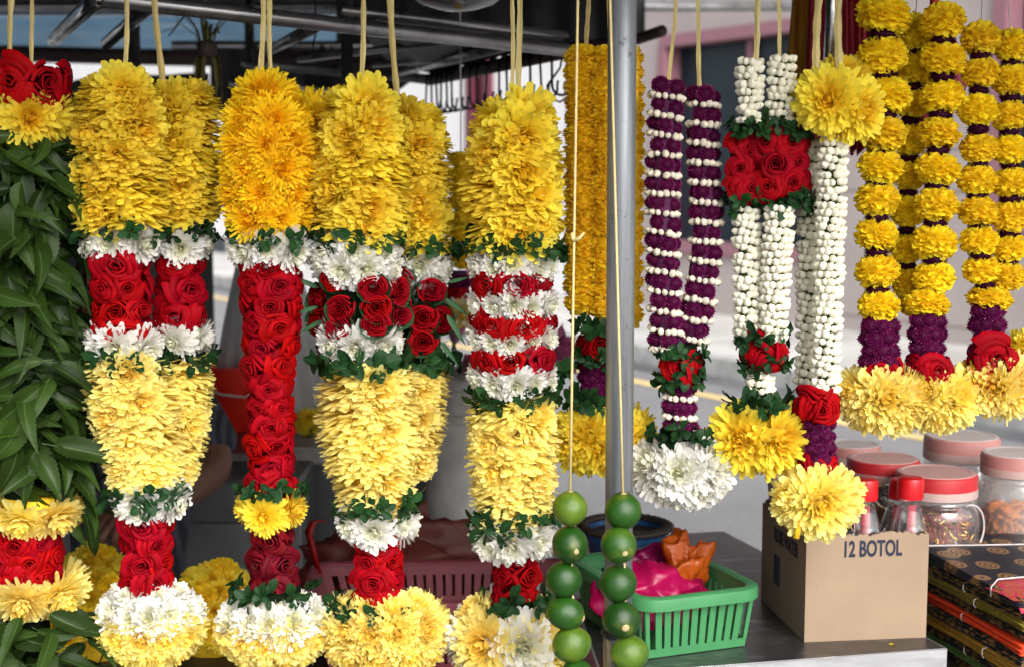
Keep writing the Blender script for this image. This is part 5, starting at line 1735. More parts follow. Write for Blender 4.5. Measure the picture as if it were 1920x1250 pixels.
M['dkgreen'] = plain('dark dried pods', (.035,.035,.018), .5, var=.4, scale=30)
M['redthread'] = plain('red thread', (.30,.02,.03), .6, var=.3)
M['orangestick'] = plain('orange sticks', (.74,.22,.02), .6, var=.3, scale=30)
j, R, h = jar('squat red lidded jar of gold and red threads with a looped white handle', 1756, 884, 154, 2.02, 44, M['lidpink'], M['lidred'], M['jarwall'], 1.06)
strands(j, R, h, [('gold', .8), ('redthread', .8)], 3, 260, w=.0016, zmax=.74)
r = random.Random(5)
for i in range(26):
    pass
mb = MB()
for i in range(26):
    a = r.uniform(0, 6.28); q = R*r.uniform(.2,.8)
    c0 = Vector((q*math.cos(a), q*math.sin(a), h*r.uniform(.06,.5)))
    V, Fc = sphere_grid(1., 8, 6)
    mb.add([Vector((v[0]*.011, v[1]*.009, v[2]*.008))+c0 for v in V], Fc)
o = mb.build('dried_pods', M['dkgreen'], j, True); o['kind'] = 'stuff'
mb = MB(); mb.tube([Vector((R*.6+R*.42*math.cos(t), -R*.86+R*.25*max(0,math.cos(t)), h*.62+h*.34*math.sin(t))) for t in np.linspace(-2.6, 1.9, 22)], .0013, 6)
mb.build('handle', M['wirewhite'], j, True)
j, R, h = jar('red lidded jar half hidden behind the bottles, with dark contents', 1656, 858, 138, 2.14, 36, M['lidpink'], M['lidred'], M['jarwall'], 1.05)
strands(j, R, h, [('dkgreen', 1.2), ('gold', .3)], 4, 110, w=.003)
j, R, h = jar('tall empty jar with a pale dusty lid, the highest of the jars', 1804, 816, 142, 2.24, 44, M['lidpale'], M['lidpalerim'], M['jarwall2'], 1.04)
j, R, h = jar('clear jar with pale lid and orange sticks at the right edge', 1906, 848, 132, 2.08, 40, M['lidpale'], M['lidpalerim'], M['jarwall2'], 1.03)
strands(j, R, h, [('orangestick', 1.)], 6, 170, .2, .0036, .60)
j, R, h = jar('pale lidded jar at the far left of the jars, mostly hidden by the pendants', 1600, 832, 104, 2.33, 34, M['lidpale'], M['lidpalerim'], M['jarwall2'], 1.04)

# ------------------------------------------------------------------ stack of folded saris
def cloth_mat(name, base, motif, scale, fine=False, thr=.5):
    m, n, l, out = new_mat(name)
    b = prin(n, base, .5, 0, .4)
    tc = n.new('ShaderNodeTexCoord')
    mp = n.new('ShaderNodeMapping'); mp.inputs['Scale'].default_value = (scale, scale*.8, scale) if not fine else (scale*.5, scale*1.1, scale*3)
    l.new(tc.outputs['Object'], mp.inputs[0])
    v = n.new('ShaderNodeTexVoronoi'); v.inputs['Scale'].default_value = 1; v.inputs['Randomness'].default_value = .55
    l.new(mp.outputs[0], v.inputs['Vector'])
    w = mth(n, l, 'SINE', mth(n, l, 'MULTIPLY', v.outputs['Distance'], 44.))
    inside = mth(n, l, 'LESS_THAN', v.outputs['Distance'], thr)
    nz = n.new('ShaderNodeTexNoise'); nz.inputs['Scale'].default_value = scale*6; l.new(tc.outputs['Object'], nz.inputs[0])
    f = mth(n, l, 'MULTIPLY', inside, mth(n, l, 'GREATER_THAN', mth(n, l, 'ADD', w, mth(n, l, 'MULTIPLY', nz.outputs[0], 1.4)), .25))
    l.new(mixc(n, l, f, base, motif), b.inputs['Base Color'])
    l.new(mth(n, l, 'MULTIPLY', f, .5), b.inputs['Metallic'])
    l.new(b.outputs[0], out.inputs[0])
    return m
M['sari_top'] = cloth_mat('black gold medallion silk', (.012,.014,.022), (.36,.21,.09), 25, thr=.40)
M['sari_black'] = cloth_mat('black gold silk', (.008,.008,.010), (.40,.23,.07), 60, True, .46)
M['sari_olive'] = cloth_mat('olive gold silk', (.17,.13,.015), (.40,.28,.05), 70, True, .4)
M['sari_red'] = cloth_mat('orange red silk', (.60,.045,.012), (.70,.16,.03), 70, True, .4)
M['sari_gold'] = cloth_mat('golden silk', (.34,.18,.02), (.55,.32,.06), 80, True, .4)
M['sari_pink'] = cloth_mat('pink gold silk', (.55,.03,.09), (.62,.20,.06), 90, False, .5)
M['sari_green'] = cloth_mat('green silk', (.05,.12,.03), (.2,.25,.05), 70, True, .4)
ys = 13.0
sdir = Vector((-math.sin(R_(ys)), math.cos(R_(ys)), 0)); sx_ = Vector((math.cos(R_(ys)), math.sin(R_(ys)), 0))
ZS = .655
corner = P(1926, 1135, 1.70)
LS, WS = .31, .30
layers = [('sari_black',.012,'lowest black and gold'),('sari_green',.011,'green bordered'),('sari_black',.013,'black and gold brocade'),('sari_gold',.015,'golden'),('sari_black',.014,'black brocade'),
          ('sari_red',.013,'bright orange red'),('sari_black',.016,'black gold-flecked'),('sari_olive',.013,'olive gold'),('sari_black',.013,'narrow-bordered black'),('sari_top',.014,'topmost black')]
tot = sum(t for _, t, _ in layers)
zb = (P(1850, 1075, 1.82).z) - tot
names = {0:'black and gold sari at the bottom of the stack, under the green one',1:'sari with a green border low in the stack',2:'black brocade sari lying just above the green one and below the golden one',3:'golden yellow folded sari in the lower half of the stack',
         4:'black brocade sari between the golden one and the orange red one',5:'bright orange red folded sari in the middle of the stack',6:'black gold-flecked sari lying on the orange red one',7:'olive gold folded sari near the top of the stack',
         8:'plain black sari second from the top of the stack',9:'black sari with round gold medallions and a pink border, topmost of the stack'}
lt = thing('low_table', 'low dark table carrying the stack of saris', 'table', (corner.x+.14, corner.y+.17, 0))
mb = MB(); mb.bbox((0,0,zb-.015), (.40,.42,.03), None, .003); mb.build('table_top', M['bench'], lt)
for x in (-.17,.17):
    for y in (-.18,.18):
        mb = MB(); mb.bbox((x,y,(zb-.031)/2), (.03,.03,zb-.031)); mb.build('leg', M['bench'], lt)
z = zb
for i, (mn, t, lb) in enumerate(layers):
    r = random.Random(40+i)
    o = thing('folded_sari', names[i], 'sari', corner + Vector((0,0,0)), 'stack of folded saris')
    o.location = Vector((corner.x + r.uniform(-.006,.006), corner.y+r.uniform(-.006,.006), z))
    o.rotation_euler = (0, 0, R_(ys)+r.uniform(-.02,.02))
    nf = max(3, round(t/.0028))
    # cloth folded to and fro: each fold is a sheet with a rounded edge
    for f in range(nf):
        ft = t/nf
        V = []; Fc = []
        nu, nv = 26, 5
        jx = r.uniform(-.002,.0025)
        prof = [(0,0)]
        ex = []
        for kx in range(nu+1):
            yy = LS*kx/nu
            for (dx, dz) in ((.12, .02),(.002,.02),(-.0012,.25),(-.0018,.5),(-.0012,.75),(.002,.97),(.12,.97),(WS,.97),(WS,.02)):
                wob = .0012*math.sin(yy*40+f+i)+.0014*math.sin(yy*17+2*f)+jx
                V.append((dx+(wob if dx < .1 else 0), yy, f*ft+dz*ft+.0008*math.sin(yy*23+i)*(dx < .2)))
        m9 = 9
        for kx in range(nu):
            for c in range(m9):
                a = kx*m9+c; b2 = kx*m9+(c+1) % m9
                Fc.append((a, b2, b2+m9, a+m9))
        Fc += [tuple(range(m9-1,-1,-1)), tuple(nu*m9+c for c in range(m9))]
        link('cloth_fold', mesh_from('cloth_fold', V, Fc, M[mn], True), o)
    if i in (2,3,5,7,8):
        mb = MB()
        yy = LS*(.25+.1*(i % 3))
        mb.tube([(-.002,yy,-.0005),(-.0045,yy+.001,t*.3),(-.0045,yy,t*.8),(.004,yy-.002,t+.001),(.05,yy,t+.0006)], .0007, 5)
        mb.build('tie_string', M['wirewhite'], o, True)
    if i == 9:
        V = []; Fc = []
        for a in range(15):
            for b2 in range(9):
                u, v_ = a/14, b2/8
                V.append((-.004+.29*u, -.004+(.085+.03*u)*v_-.0, t+.0016+.002*math.sin(u*9+v_*3)*(1-v_)+.004*math.sin(PI*v_)*.6-.008*(v_ < .05)-.008*(u < .02)))
        for a in range(14):
            for b2 in range(8):
                k_ = a*9+b2; Fc.append((k_, k_+9, k_+10, k_+1))
        link('pink_border', mesh_from('pink_border', V, Fc, M['sari_pink']), o)
        mb = MB()
        mb.tube([(-.003,LS*.86,-.002),(-.003,LS*.86,t*.9),(.004,LS*.85,t+.0015),(.1,LS*.80,t+.0015),(.26,LS*.72,t+.0015)], .0010, 6)
        mb.tube([(-.003,LS*.22,0),(-.003,LS*.22,t*.9),(.006,LS*.22,t+.008),(.12,LS*.24,t+.0085),(.26,LS*.25,t+.007)], .0010, 6)
        mb.build('tie_string', M['wirewhite'], o, True)
    z += t

# ------------------------------------------------------------------ baskets
def basket(name, label, origin, yaw, w, d, h, mat, nx, ny, taper=.90, bands=1, rim=.012, group='slatted plastic baskets'):
    """origin = centre of the base; w across (local x), d deep (local y)"""
    o = thing(name, label, 'basket', origin, group)
    o.rotation_euler = (0, 0, yaw)
    def pt(side, f, z):
        k = taper+(1-taper)*z/h
        x, y = w/2*k, d/2*k
        c = [(-x,-y),(x,-y),(x,y),(-x,y)]
        a, b2 = Vector((*c[side], 0)), Vector((*c[(side+1) % 4], 0))
        return Vector((*(a.lerp(b2, f)).xy, z))
    def inward(side):
        return [Vector((0,1,0)), Vector((-1,0,0)), Vector((0,-1,0)), Vector((1,0,0))][side]
    t = .0022
    def panel(mb, side, f0, f1, z0, z1, tt=t, proud=0.):
        i = inward(side)
        V = []
        for z in (z0, z1):
            a, b2 = pt(side, f0, z)-i*proud, pt(side, f1, z)-i*proud
            V += [a, b2, b2+i*(tt+proud), a+i*(tt+proud)]
        mb.add(V, [(3,2,1,0),(4,5,6,7),(0,1,5,4),(1,2,6,5),(2,3,7,6),(3,0,4,7)])
    zs = [.004, h*.13]
    edges = []
    if bands == 1: slots = [(h*.14, h*.80)]
    else: slots = [(h*.12, h*.46), (h*.54, h*.84)]
    mb = MB()
    for s in range(4):
        zp = 0.0
        for (a, b2) in slots:
            panel(mb, s, .0 if s % 2 == 0 else .008, 1. if s % 2 == 0 else .992, zp, a); zp = b2
        panel(mb, s, .0 if s % 2 == 0 else .008, 1. if s % 2 == 0 else .992, zp, h)
    mb.build('basket_frame', mat, o)
    for s in range(4):
        n = nx if s % 2 == 0 else ny
        for (a, b2) in slots:
            for i in range(n+1):
                f = i/n; hw = .32/n
                if i == 0: f0, f1 = .0, .035
                elif i == n: f0, f1 = .965, 1.
                else: f0, f1 = .035+.93*f-hw, .035+.93*f+hw
                mb = MB(); panel(mb, s, f0, f1, a-.0006, b2+.0006, t, .0006); mb.build('slat', mat, o)
    k = taper
    mb = MB(); mb.bbox((0,0,.003), (w*k-.003, d*k-.003, .004), None, .001); mb.build('base', mat, o)
    # rolled rim with rounded corners
    V = []; Fc = []
    cr = .022; path = []
    x, y = w/2, d/2
    for (cx, cy, a0) in ((x-cr, -(y-cr), -PI/2), (x-cr, y-cr, 0), (-(x-cr), y-cr, PI/2), (-(x-cr), -(y-cr), PI)):
        for q in np.linspace(0, PI/2, 7): path.append((cx+cr*math.cos(a0+q), cy+cr*math.sin(a0+q), math.cos(a0+q), math.sin(a0+q)))
    prof = [(-.003,h-.004),(-.003,h+.001),(.001,h+.003),(rim*.6,h+.003),(rim*.92,h+.001),(rim,h-.004),(rim,h-.013),(rim-.002,h-.013),(rim-.003,h-.005),(.002,h-.003)]
    n = len(path); m2 = len(prof)
    for (px_, py_, ax, ay) in path:
        for (dr_, z_) in prof: V.append((px_+ax*dr_, py_+ay*dr_, z_))
    for i in range(n):
        j2 = (i+1) % n
        for c in range(m2):
            c2 = (c+1) % m2
            Fc.append((i*m2+c, j2*m2+c, j2*m2+c2, i*m2+c2))
    link('rim', smooth_by_angle(mesh_from('rim', V, Fc, mat), 50), o)
    return o
M['greenplastic'] = plain('green plastic', (.042,.195,.070), .42, var=.06, scale=30)
M['maroonplastic'] = plain('maroon plastic', (.25,.055,.075), .5, var=.1, scale=30)
q0 = G(1212, 1236, ZT); q1 = G(1396, 1211, ZT)
vx = (q1-q0).normalized(); yaw = math.atan2(vx.y, vx.x)
k = .90; gw = (q1-q0).length/k; gd = .205; gh = .076
vy = Vector((-vx.y, vx.x, 0))
cen_ = q1 - vx*gw*k/2 + vy*gd*k/2
cen_.z = ZT+.001
gb = basket('plastic_basket', 'green slatted plastic basket on the steel table', cen_, yaw, gw, gd, gh, M['greenplastic'], 11, 13, k)
mb = MB()
for x in (-.04,.04): mb.bbox((x,-gd*k/2+.006,-.0005), (.03,.008,.003))
mb.build('foot', M['greenplastic'], gb)
# crumpled plastic bags
def crumple(name, label, cat, c, size, mat, seed, amp=.35, rot=0., sub=40, ridge=7.):
    V, Fc = sphere_grid(1., sub, sub//2)
    W_ = []
    so_ = Vector((seed*7.3, seed*3.1, seed*1.7))
    rr_ = random.Random(seed)
    dirs = [(Vector((rr_.uniform(-1,1), rr_.uniform(-1,1), rr_.uniform(-1,1))).normalized(), rr_.uniform(2.2, ridge), rr_.uniform(0, 6)) for _ in range(6)]
    for v in V:
        p = Vector(v)
        k_ = 1+amp*.9*noise.noise(p*1.2+so_)
        for q_, (d_i, f_i, ph_) in enumerate(dirs):
            k_ -= amp*(.62/f_i**.5)*abs(math.sin(f_i*p.dot(d_i)+ph_+1.3*noise.noise(p*1.6+so_*(q_+1))))**.75
        k_ += amp*.10*noise.noise(p*9+so_)
        k_ = max(.4, k_+amp*1.12)
        W_.append((p.x*size[0]*k_, p.y*size[1]*k_, max(-size[2]*.75, p.z*size[2]*k_)))
    o = thing(name, label, cat, c, None, mesh_from(name, W_, Fc, mat))
    o.rotation_euler = (0,0,rot)
    return o
def film(name, col, rough=.2, tr=.4, alpha=0.):
    m, n, l, out = new_mat(name)
    b = prin(n, col, rough, 0, .5)
    f = noise_tex(n, l, 55, 6, .75); bump(n, l, f, b, .35, .004)
    l.new(ramp(n, l, noise_tex(n, l, 9, 4), [(.3, tuple(q*.7 for q in col)), (.7, tuple(min(1, q*1.15) for q in col))]), b.inputs['Base Color'])
    t = n.new('ShaderNodeBsdfTranslucent'); t.inputs[0].default_value = (*col, 1)
    mx = n.new('ShaderNodeMixShader'); mx.inputs[0].default_value = tr
    l.new(b.outputs[0], mx.inputs[1]); l.new(t.outputs[0], mx.inputs[2])
    sh = mx.outputs[0]
    if alpha:
        tp_ = n.new('ShaderNodeBsdfTransparent'); tp_.inputs[0].default_value = (*[min(1, .4+q) for q in col], 1)
        m2 = n.new('ShaderNodeMixShader'); m2.inputs[0].default_value = alpha
        l.new(sh, m2.inputs[1]); l.new(tp_.outputs[0], m2.inputs[2]); sh = m2.outputs[0]
    l.new(sh, out.inputs[0])
    return m
M['pinkfilm'] = film('pink plastic film', (.48,.005,.095))
M['orangefilm'] = film('orange plastic film', (.60,.12,.012))
M['brownfilm'] = film('brown red plastic film', (.20,.045,.035), .35, .3, .12)
qb = P(1222, 1112, cen_.y-.01)
crumple('plastic_bag', 'crumpled bright pink plastic bag in the green basket', 'plastic bag', qb, (.078,.056,.047), M['pinkfilm'], 3, .34, yaw, 110, 5.)
qb = P(1286, 1072, cen_.y+.012)
crumple('plastic_bag', 'crumpled orange plastic bag on the right of the pink one', 'plastic bag', qb, (.042,.036,.054), M['orangefilm'], 5, .55, yaw+.5, 110, 4.)
qb = P(1222, 1062, cen_.y+.045)
crumple('plastic_bag', 'dark magenta plastic bag end behind the orange bag', 'plastic bag', qb, (.036,.018,.024), film('magenta film', (.35,.01,.12)), 8, .5, yaw, 48)
# maroon basket on the bench
mo = G(870, 1137, ZB+.104); mc = P(1128, 1108, 1.93)
mw, md = .40, .20
mbk = basket('plastic_basket', 'maroon slatted plastic basket on the bench behind the garlands', Vector((mc.x-mw/2-.005, mc.y+md/2-.035, ZB+.001)), R_(3), mw, md, .104, M['maroonplastic'], 25, 12, .84, 2)
crumple('plastic_bag', 'dark brown red translucent plastic bag slumped behind the maroon basket', 'plastic bag', Vector((P(745, 1030, 2.14).x, 2.17, P(745, 1050, 2.14).z-.01)), (.140,.055,.095), M['brownfilm'], 11, .5, 0, 72, 6.)
# red carrier loop beside it
q = P(592, 1010, 2.05)
mb = MB(); mb.strip([q+Vector((.012,0,.028)), q+Vector((-.004,0,.026)), q+Vector((-.010,0,.01)), q+Vector((-.004,0,-.02)), q+Vector((.004,0,-.05))], [.012,.014,.016,.014,.012], Vector((.8,-.6,0)), .0006)
o = mb.build('bag_handle', film('red film', (.55,.012,.02)), None, True); o['label'] = 'red plastic carrier handle beside the brown red bag'; o['category'] = 'bag handle'

# ------------------------------------------------------------------ blue pot
q = P(1172, 986, 2.04)
pot = thing('blue_pot', 'blue plastic pot with a dark brown twisted rim behind the limes', 'pot', (q.x, q.y, ZT+.001))
hp = q.z-ZT; Rp = m_(80, 2.04)
M['bluepot'] = plain('dark blue plastic', (.010,.07,.21), .38, var=.1)
M['brownrim'] = plain('brown wicker rim', (.045,.032,.028), .55, var=.3)
mb = MB(); mb.lathe([(.001,.001),(Rp*.74,.0),(Rp*.76,.004),(Rp*.93,hp*.82),(Rp*.99,hp*.83),(Rp*1.0,hp*.97),(Rp*.96,hp*.97),(Rp*.90,hp*.8),(Rp*.72,.006),(.001,.006)], 40)
link('pot_body', smooth_by_angle(mb.mesh('pot_body', M['bluepot'], True), 35), pot)
V = []; Fc = []; n1, n2 = 160, 10
for i in range(n1):
    t = 2*PI*i/n1
    for k_ in range(n2):
        p_ = 2*PI*k_/n2
        e = 1+.22*math.sin(3*p_+t*38)
        rr = Rp*1.02+math.cos(p_)*.0085*e
        V.append((rr*math.cos(t), rr*math.sin(t), hp+math.sin(p_)*.0045*e))
for i in range(n1):
    for k_ in range(n2):
        i2, k2 = (i+1) % n1, (k_+1) % n2
        Fc.append((i*n2+k_, i2*n2+k_, i2*n2+k2, i*n2+k2))
link('rim', mesh_from('rim', V, Fc, M['brownrim']), pot)
mb = MB(); mb.lathe([(.001,hp*.86),(Rp*.94,hp*.86)], 30); mb.build('soil', M['brownrim'], pot)

# ------------------------------------------------------------------ heap of golden marigolds on the bench
for (px, py, d, nrx, n) in ((175, 1045, 2.0, 105, 26), (400, 1075, 2.02, 95, 24)):
    o = P(px, py, d)
    hp_ = thing('marigold_heap', 'heap of loose golden flowers on the bench by the leaf garland' if px < 300 else 'heap of loose golden flowers between the first and second garlands', 'flower heap', (o.x, o.y, ZB+.001))
    r = random.Random(px)
    mb = MB(); V, Fc = sphere_grid(1., 14, 8); mb.add([(v[0]*m_(nrx*.7, d), v[1]*.05, max(0, v[2]*(o.z-ZB)*.85)) for v in V], Fc); mb.build('heap_core', M['core_y'], hp_, True)
    for i in range(n*2):
        a = i*GA; f = ((i+.5)/(n*2))**.5
        x = math.cos(a)*f*m_(nrx, d); y = math.sin(a)*f*.075
        z = (o.z-ZB)*1.0*(1-f*f*.75)
        me = r.choice(FL['gold'] if i % 3 else FL['dark_marigold'])
        s = m_(r.uniform(24, 31), d)
        link('flower', me, hp_, place(Vector((x, y, z)), basis(Vector((x*8+r.uniform(-.4,.4), y*8-.5, .8+r.uniform(-.5,.3))), r.uniform(-3,3)), s))
# small yellow bunch on the back counter
q = P(578, 795, 2.95)
hp_ = thing('flower_bunch', 'small bunch of yellow flowers on the back counter', 'flowers', (q.x, q.y, ZK+.001))
for i in range(9):
    a = i*GA; link('flower', FL['gold'][i % 4], hp_, place(Vector((math.cos(a)*.018*(i % 3), math.sin(a)*.02, .02+.012*(i % 3))), basis(Vector((math.cos(a), -1, .6)), i), .022))
mb = MB(); mb.tube([(0,0,0),(0,0,.03)], .012, 8); mb.build('stem_bunch', M['core_g'], hp_, True)

# ------------------------------------------------------------------ things on the back counter
q = P(425, 745, 2.98)
rb = thing('red_bucket', 'bright red plastic tub on the back counter', 'tub', (q.x+.005, q.y, ZK+.012))
hh = P(425, 692, 2.98).z - ZK
M['redtub'] = plain('orange red plastic', (.85,.035,.015), .4, var=.06, transl=.4)
mb = MB(); mb.lathe([(.001,.001),(.056,0),(.060,.006),(.074,hh-.006),(.080,hh-.005),(.080,hh),(.071,hh),(.055,.006),(.001,.006)], 32)
link('tub_body', smooth_by_angle(mb.mesh('tub_body', M['redtub'], True), 35), rb)
mb = MB(); mb.tube([(-.078,-.02,hh-.004),(-.05,-.072,hh-.03),(.0,-.084,hh-.052),(.05,-.07,hh-.06),(.076,-.02,hh-.03)], .0022, 6); mb.build('handle', M['wirewhite'], rb, True)
mt = thing('red_tray', 'dull red board under the red tub on the counter', 'board', (q.x, q.y-.04, ZK+.001))
mb = MB(); mb.bbox((0,0,.005), (.24,.34,.009), None, .002); mb.build('board', plain('dull red board', (.20,.025,.028), .55, var=.2, scale=10), mt)
# grey-white plastic sack behind the rose column
q = P(505, 640, 3.05)
V = []; Fc = []; nu, nv = 24, 64
ht = P(505, 430, 3.05).z - ZK
for a in range(nu+1):
    f = a/nu
    for b2 in range(nv):
        t = 2*PI*b2/nv
        rr = m_(115, 3.05)*(1-.62*f**1.1)*(1+.07*math.sin(9*t+3*f)+.05*math.sin(17*t-2*f)+.03*math.sin(29*t))
        V.append((rr*math.cos(t), rr*math.sin(t)*.55, ht*f))
for a in range(nu):
    for b2 in range(nv):
        k_ = a*nv+b2; k2 = a*nv+(b2+1) % nv
        Fc.append((k_, k2, k2+nv, k_+nv))
sk = thing('plastic_sack', 'tall grey white plastic sack behind the rose column', 'sack', (q.x, q.y, ZK+.002), None, mesh_from('plastic_sack', V, Fc, film('milky plastic', (.55,.55,.55), .4, .4, .15)))
# lotus buds on the pillar
M['lotus'] = petal_mat('lotus petals', (.42,.30,.30), (.34,.04,.16), (.4,.2,.25), transl=.2)
def lotus(label, px, py, d, R, out, opened=.5):
    g = np.random.default_rng(px)
    N = 16; t = (np.arange(N)+.5)/N
    V, Fc, pc = petal_cloud(np.radians(8+55*t*opened), np.arange(N)*GA, np.full(N, 1.)*(.8+.2*t), np.full(N, .55), np.radians(-30*(1-t)-10), np.full(N, .7), .18*t, 6, 4, g, base_w=.4, tipw=.12, twist=.05)
    o = P(px, py, d)
    l_ = thing('lotus_bud', label, 'lotus', o, 'pink lotus buds on the pillar')
    link('lotus_petals', mesh_from('lotus_petals', V, Fc, M['lotus'], True, pc), l_, place(Vector((0,0,0)), basis(Vector(out)), m_(R, d)))
    mb = MB(); e = Vector(out).normalized()
    b_p = Vector((pl.location.x, pl.location.y, zz(696))) - o
    mb.tube([Vector((0,0,0))+e*.002, Vector((0,0,0))-e*.03, (b_p-e*.03)*.5+Vector((0,0,-.01)), b_p], .004, 6); mb.build('stem', M['core_g'], l_, True)
lotus('dark pink lotus bud pointing up in the gap left of the striped garland', 852, 640, 2.72, 52, (.15,-.5,1.), .35)
lotus('pale pink lotus bud leaning left below the others', 838, 665, 2.7, 44, (-.8,-.5,.5), .4)
lotus('half open pink lotus low beside the striped garland', 872, 690, 2.66, 46, (.5,-.9,.2), .6)
lotus('open pink lotus leaning out right of the striped garland', 1030, 668, 2.7, 62, (.7,-.5,.55), .9)

# ------------------------------------------------------------------ hanging cloths on the right
def drape(name, label, cat, px0, px1, py0, py1, D, mat, pleats, amp, seed, taper=0., pinch=0.):
    r = random.Random(seed); o = P((px0+px1)/2, 0, D)
    V = []; Fc = []; nu, nv = pleats*10, 24
    ztop = ZC-.03
    for a in range(nu+1):
        u = a/nu
        for b2 in range(nv+1):
            v_ = b2/nv
            py = -160+(py1+160)*v_
            p = P(px0+(px1-px0)*u, py, D)
            mid = P((px0+px1)/2, py, D)
            k_ = 1-pinch*(1-v_)
            x = mid.x+(p.x-mid.x)*k_ + taper*(v_-.5)*.03
            ph = 2*PI*pleats*u+.5*math.sin(u*11+seed)
            V.append(Vector((x+.003*math.sin(ph*.5+v_*4), D+amp*math.sin(ph)*(.5+.5*v_)+amp*.4*math.sin(ph*2.3+seed+v_*2), p.z-.006*math.sin(ph)*v_))-o)
    for a in range(nu):
        for b2 in range(nv):
            k_ = a*(nv+1)+b2; Fc.append((k_, k_+nv+1, k_+nv+2, k_+1))
    t = thing(name, label, cat, o)
    c = link('cloth', mesh_from('cloth', V, Fc, mat), t)
    sm = c.modifiers.new('thickness', 'SOLIDIFY'); sm.thickness = .0012
    mb = MB(); a = P(px0-5, -160, D)-o; b_ = P(px1+5, -160, D)-o; mb.tube([a, b_], .005, 8)
    for q in (a, b_): mb.tube([q, Vector((q.x, q.y, ZC-o.z-.002))], .002, 6)
    mb.build('hanging_bar', M['blackiron'], t, True)
    return t
M['ochre'] = plain('ochre cloth', (.46,.21,.016), .8, var=.15, scale=10, transl=.15)
M['crimson'] = plain('crimson cloth', (.26,.006,.016), .7, var=.2, scale=10, transl=.12)
M['redplastic'] = plain('dark red plastic cloth', (.30,.014,.05), .4, var=.2, scale=10, transl=.15)
drape('hanging_cloth', 'ochre yellow pleated cloth hanging behind the jasmine garlands', 'cloth', 1478, 1556, 0, 240, 2.16, M['ochre'], 6, .010, 1, -.6, .15)
drape('hanging_cloth', 'deep crimson pleated cloth hanging behind the chrome tube', 'cloth', 1512, 1640, 0, 285, 2.10, M['crimson'], 8, .009, 2)
# red bag hanging behind the marigold strings
o = P(1752, 150, 1.86)
rbg = thing('red_bag', 'dark red cloth bag hanging behind the marigold strings on a red strap', 'bag', o)
V = []; Fc = []; nu, nv = 20, 56
for a in range(nu+1):
    f = a/nu; zc = (1-2*f)
    prof = math.sin(PI*min(1, f*.96+.04))**.6*(1-.2*f)
    for b2 in range(nv):
        t = 2*PI*b2/nv
        rr = m_(66, 1.86)*prof*(1+.06*math.sin(11*t+f*3)+.03*math.sin(23*t))
        V.append((rr*math.cos(t), rr*math.sin(t)*.5, zc*m_(86, 1.86)+.004*math.sin(6*t)*f))
for a in range(nu):
    for b2 in range(nv):
        k_ = a*nv+b2; k2 = a*nv+(b2+1) % nv
        Fc.append((k_, k2, k2+nv, k_+nv))
link('bag_body', mesh_from('bag_body', V, Fc, M['redplastic']), rbg)
mb = MB(); mb.strip([Vector((-.004,0,m_(80,1.86))), Vector((-.003,0,.11)), Vector((-.002,0,ZC-o.z-.001))], m_(17, 1.86), Vector((1,0,0)), .001); mb.build('strap', plain('red strap', (.45,.012,.02), .5), rbg, True)
# lamp dish at the top edge
q = P(857, 22, 2.05); Rl = m_(96, 2.05)
lmp = thing('lamp_globe', 'unlit clear glass lamp dish under the canopy', 'lamp', (q.x, q.y, q.z))
mb = MB(); mb.lathe([(.0005,0),(Rl*.35,.002),(Rl*.7,.010),(Rl*.95,.024),(Rl,.032),(Rl*.97,.034),(Rl*.66,.014),(Rl*.3,.005),(.0005,.003)], 40)
mb.build('lamp_glass', clear('lamp glass', (.55,.55,.57), .10, .7, (.4,.4,.42), .2), lmp, True)
mb = MB(); mb.tube([(0,0,.03),(0,0,ZC-q.z-.002)], .004, 6); mb.build('cord', M['blackiron'], lmp, True)
mb = MB(); mb.lathe([(.001,.10),(.022,.10),(.024,.06),(.03,.045),(.001,.045)], 20); mb.build('lamp_holder', M['greysteel'], lmp, True)
mb = MB(); mb.tube([(Rl*.96*math.cos(t),Rl*.96*math.sin(t),.034) for t in (0,)]+[(.022,0,.08)], .0015, 5); mb.tube([(-Rl*.96,0,.034),(-.022,0,.08)], .0015, 5); mb.tube([(0,Rl*.96,.034),(0,.022,.08)], .0015, 5); mb.build('bracket', M['blackiron'], lmp)
# palm leaf ornament
q = P(388, 95, 2.55)
pm = thing('palm_ornament', 'dried palm leaf ornament with loose curling strips under the blue tarpaulin', 'ornament', q)
M['palm'] = plain('dry palm leaf', (.25,.22,.07), .6, var=.3, scale=12, transl=.3)
r = random.Random(9)
mb = MB(); mb.lathe([(.014,.0),(.018,.006),(.018,.022),(.012,.028)], 14, (0,0,-.012)); mb.build('binding', M['brownsteel'], pm, True)
for i in range(22):
    a = r.uniform(0, 6.28); L = r.uniform(.05, .11); upw = i < 13
    mb = MB()
    e = Vector((math.cos(a), math.sin(a)*.6, 0))
    if upw: pts = [e*.008, e*(.02)+Vector((0,0,L*.5)), e*(.045)+Vector((0,0,L*.85)), e*r.uniform(.05,.1)+Vector((0,0,L*r.uniform(.3,.9)))]
    else: pts = [e*.012, e*.022+Vector((0,0,-L*.3)), e*.026+Vector((0,0,-L*.7)), e*r.uniform(.02,.035)+Vector((0,0,-L))]
    mb.strip(pts, [r.uniform(.004,.009)*(1 if upw else 1.8)*q_ for q_ in (1,1.1,.9,.4)], Vector((-math.sin(a), math.cos(a), 0)) if not upw else Vector((-math.sin(a), math.cos(a), .1)).normalized(), .0004)
    mb.build('leaf_strip', M['palm'], pm, True)
mb = MB(); mb.tube([(0,0,.0),(0,0,ZC-q.z-.02)], .0012, 5); mb.build('thread', M['wire'], pm)
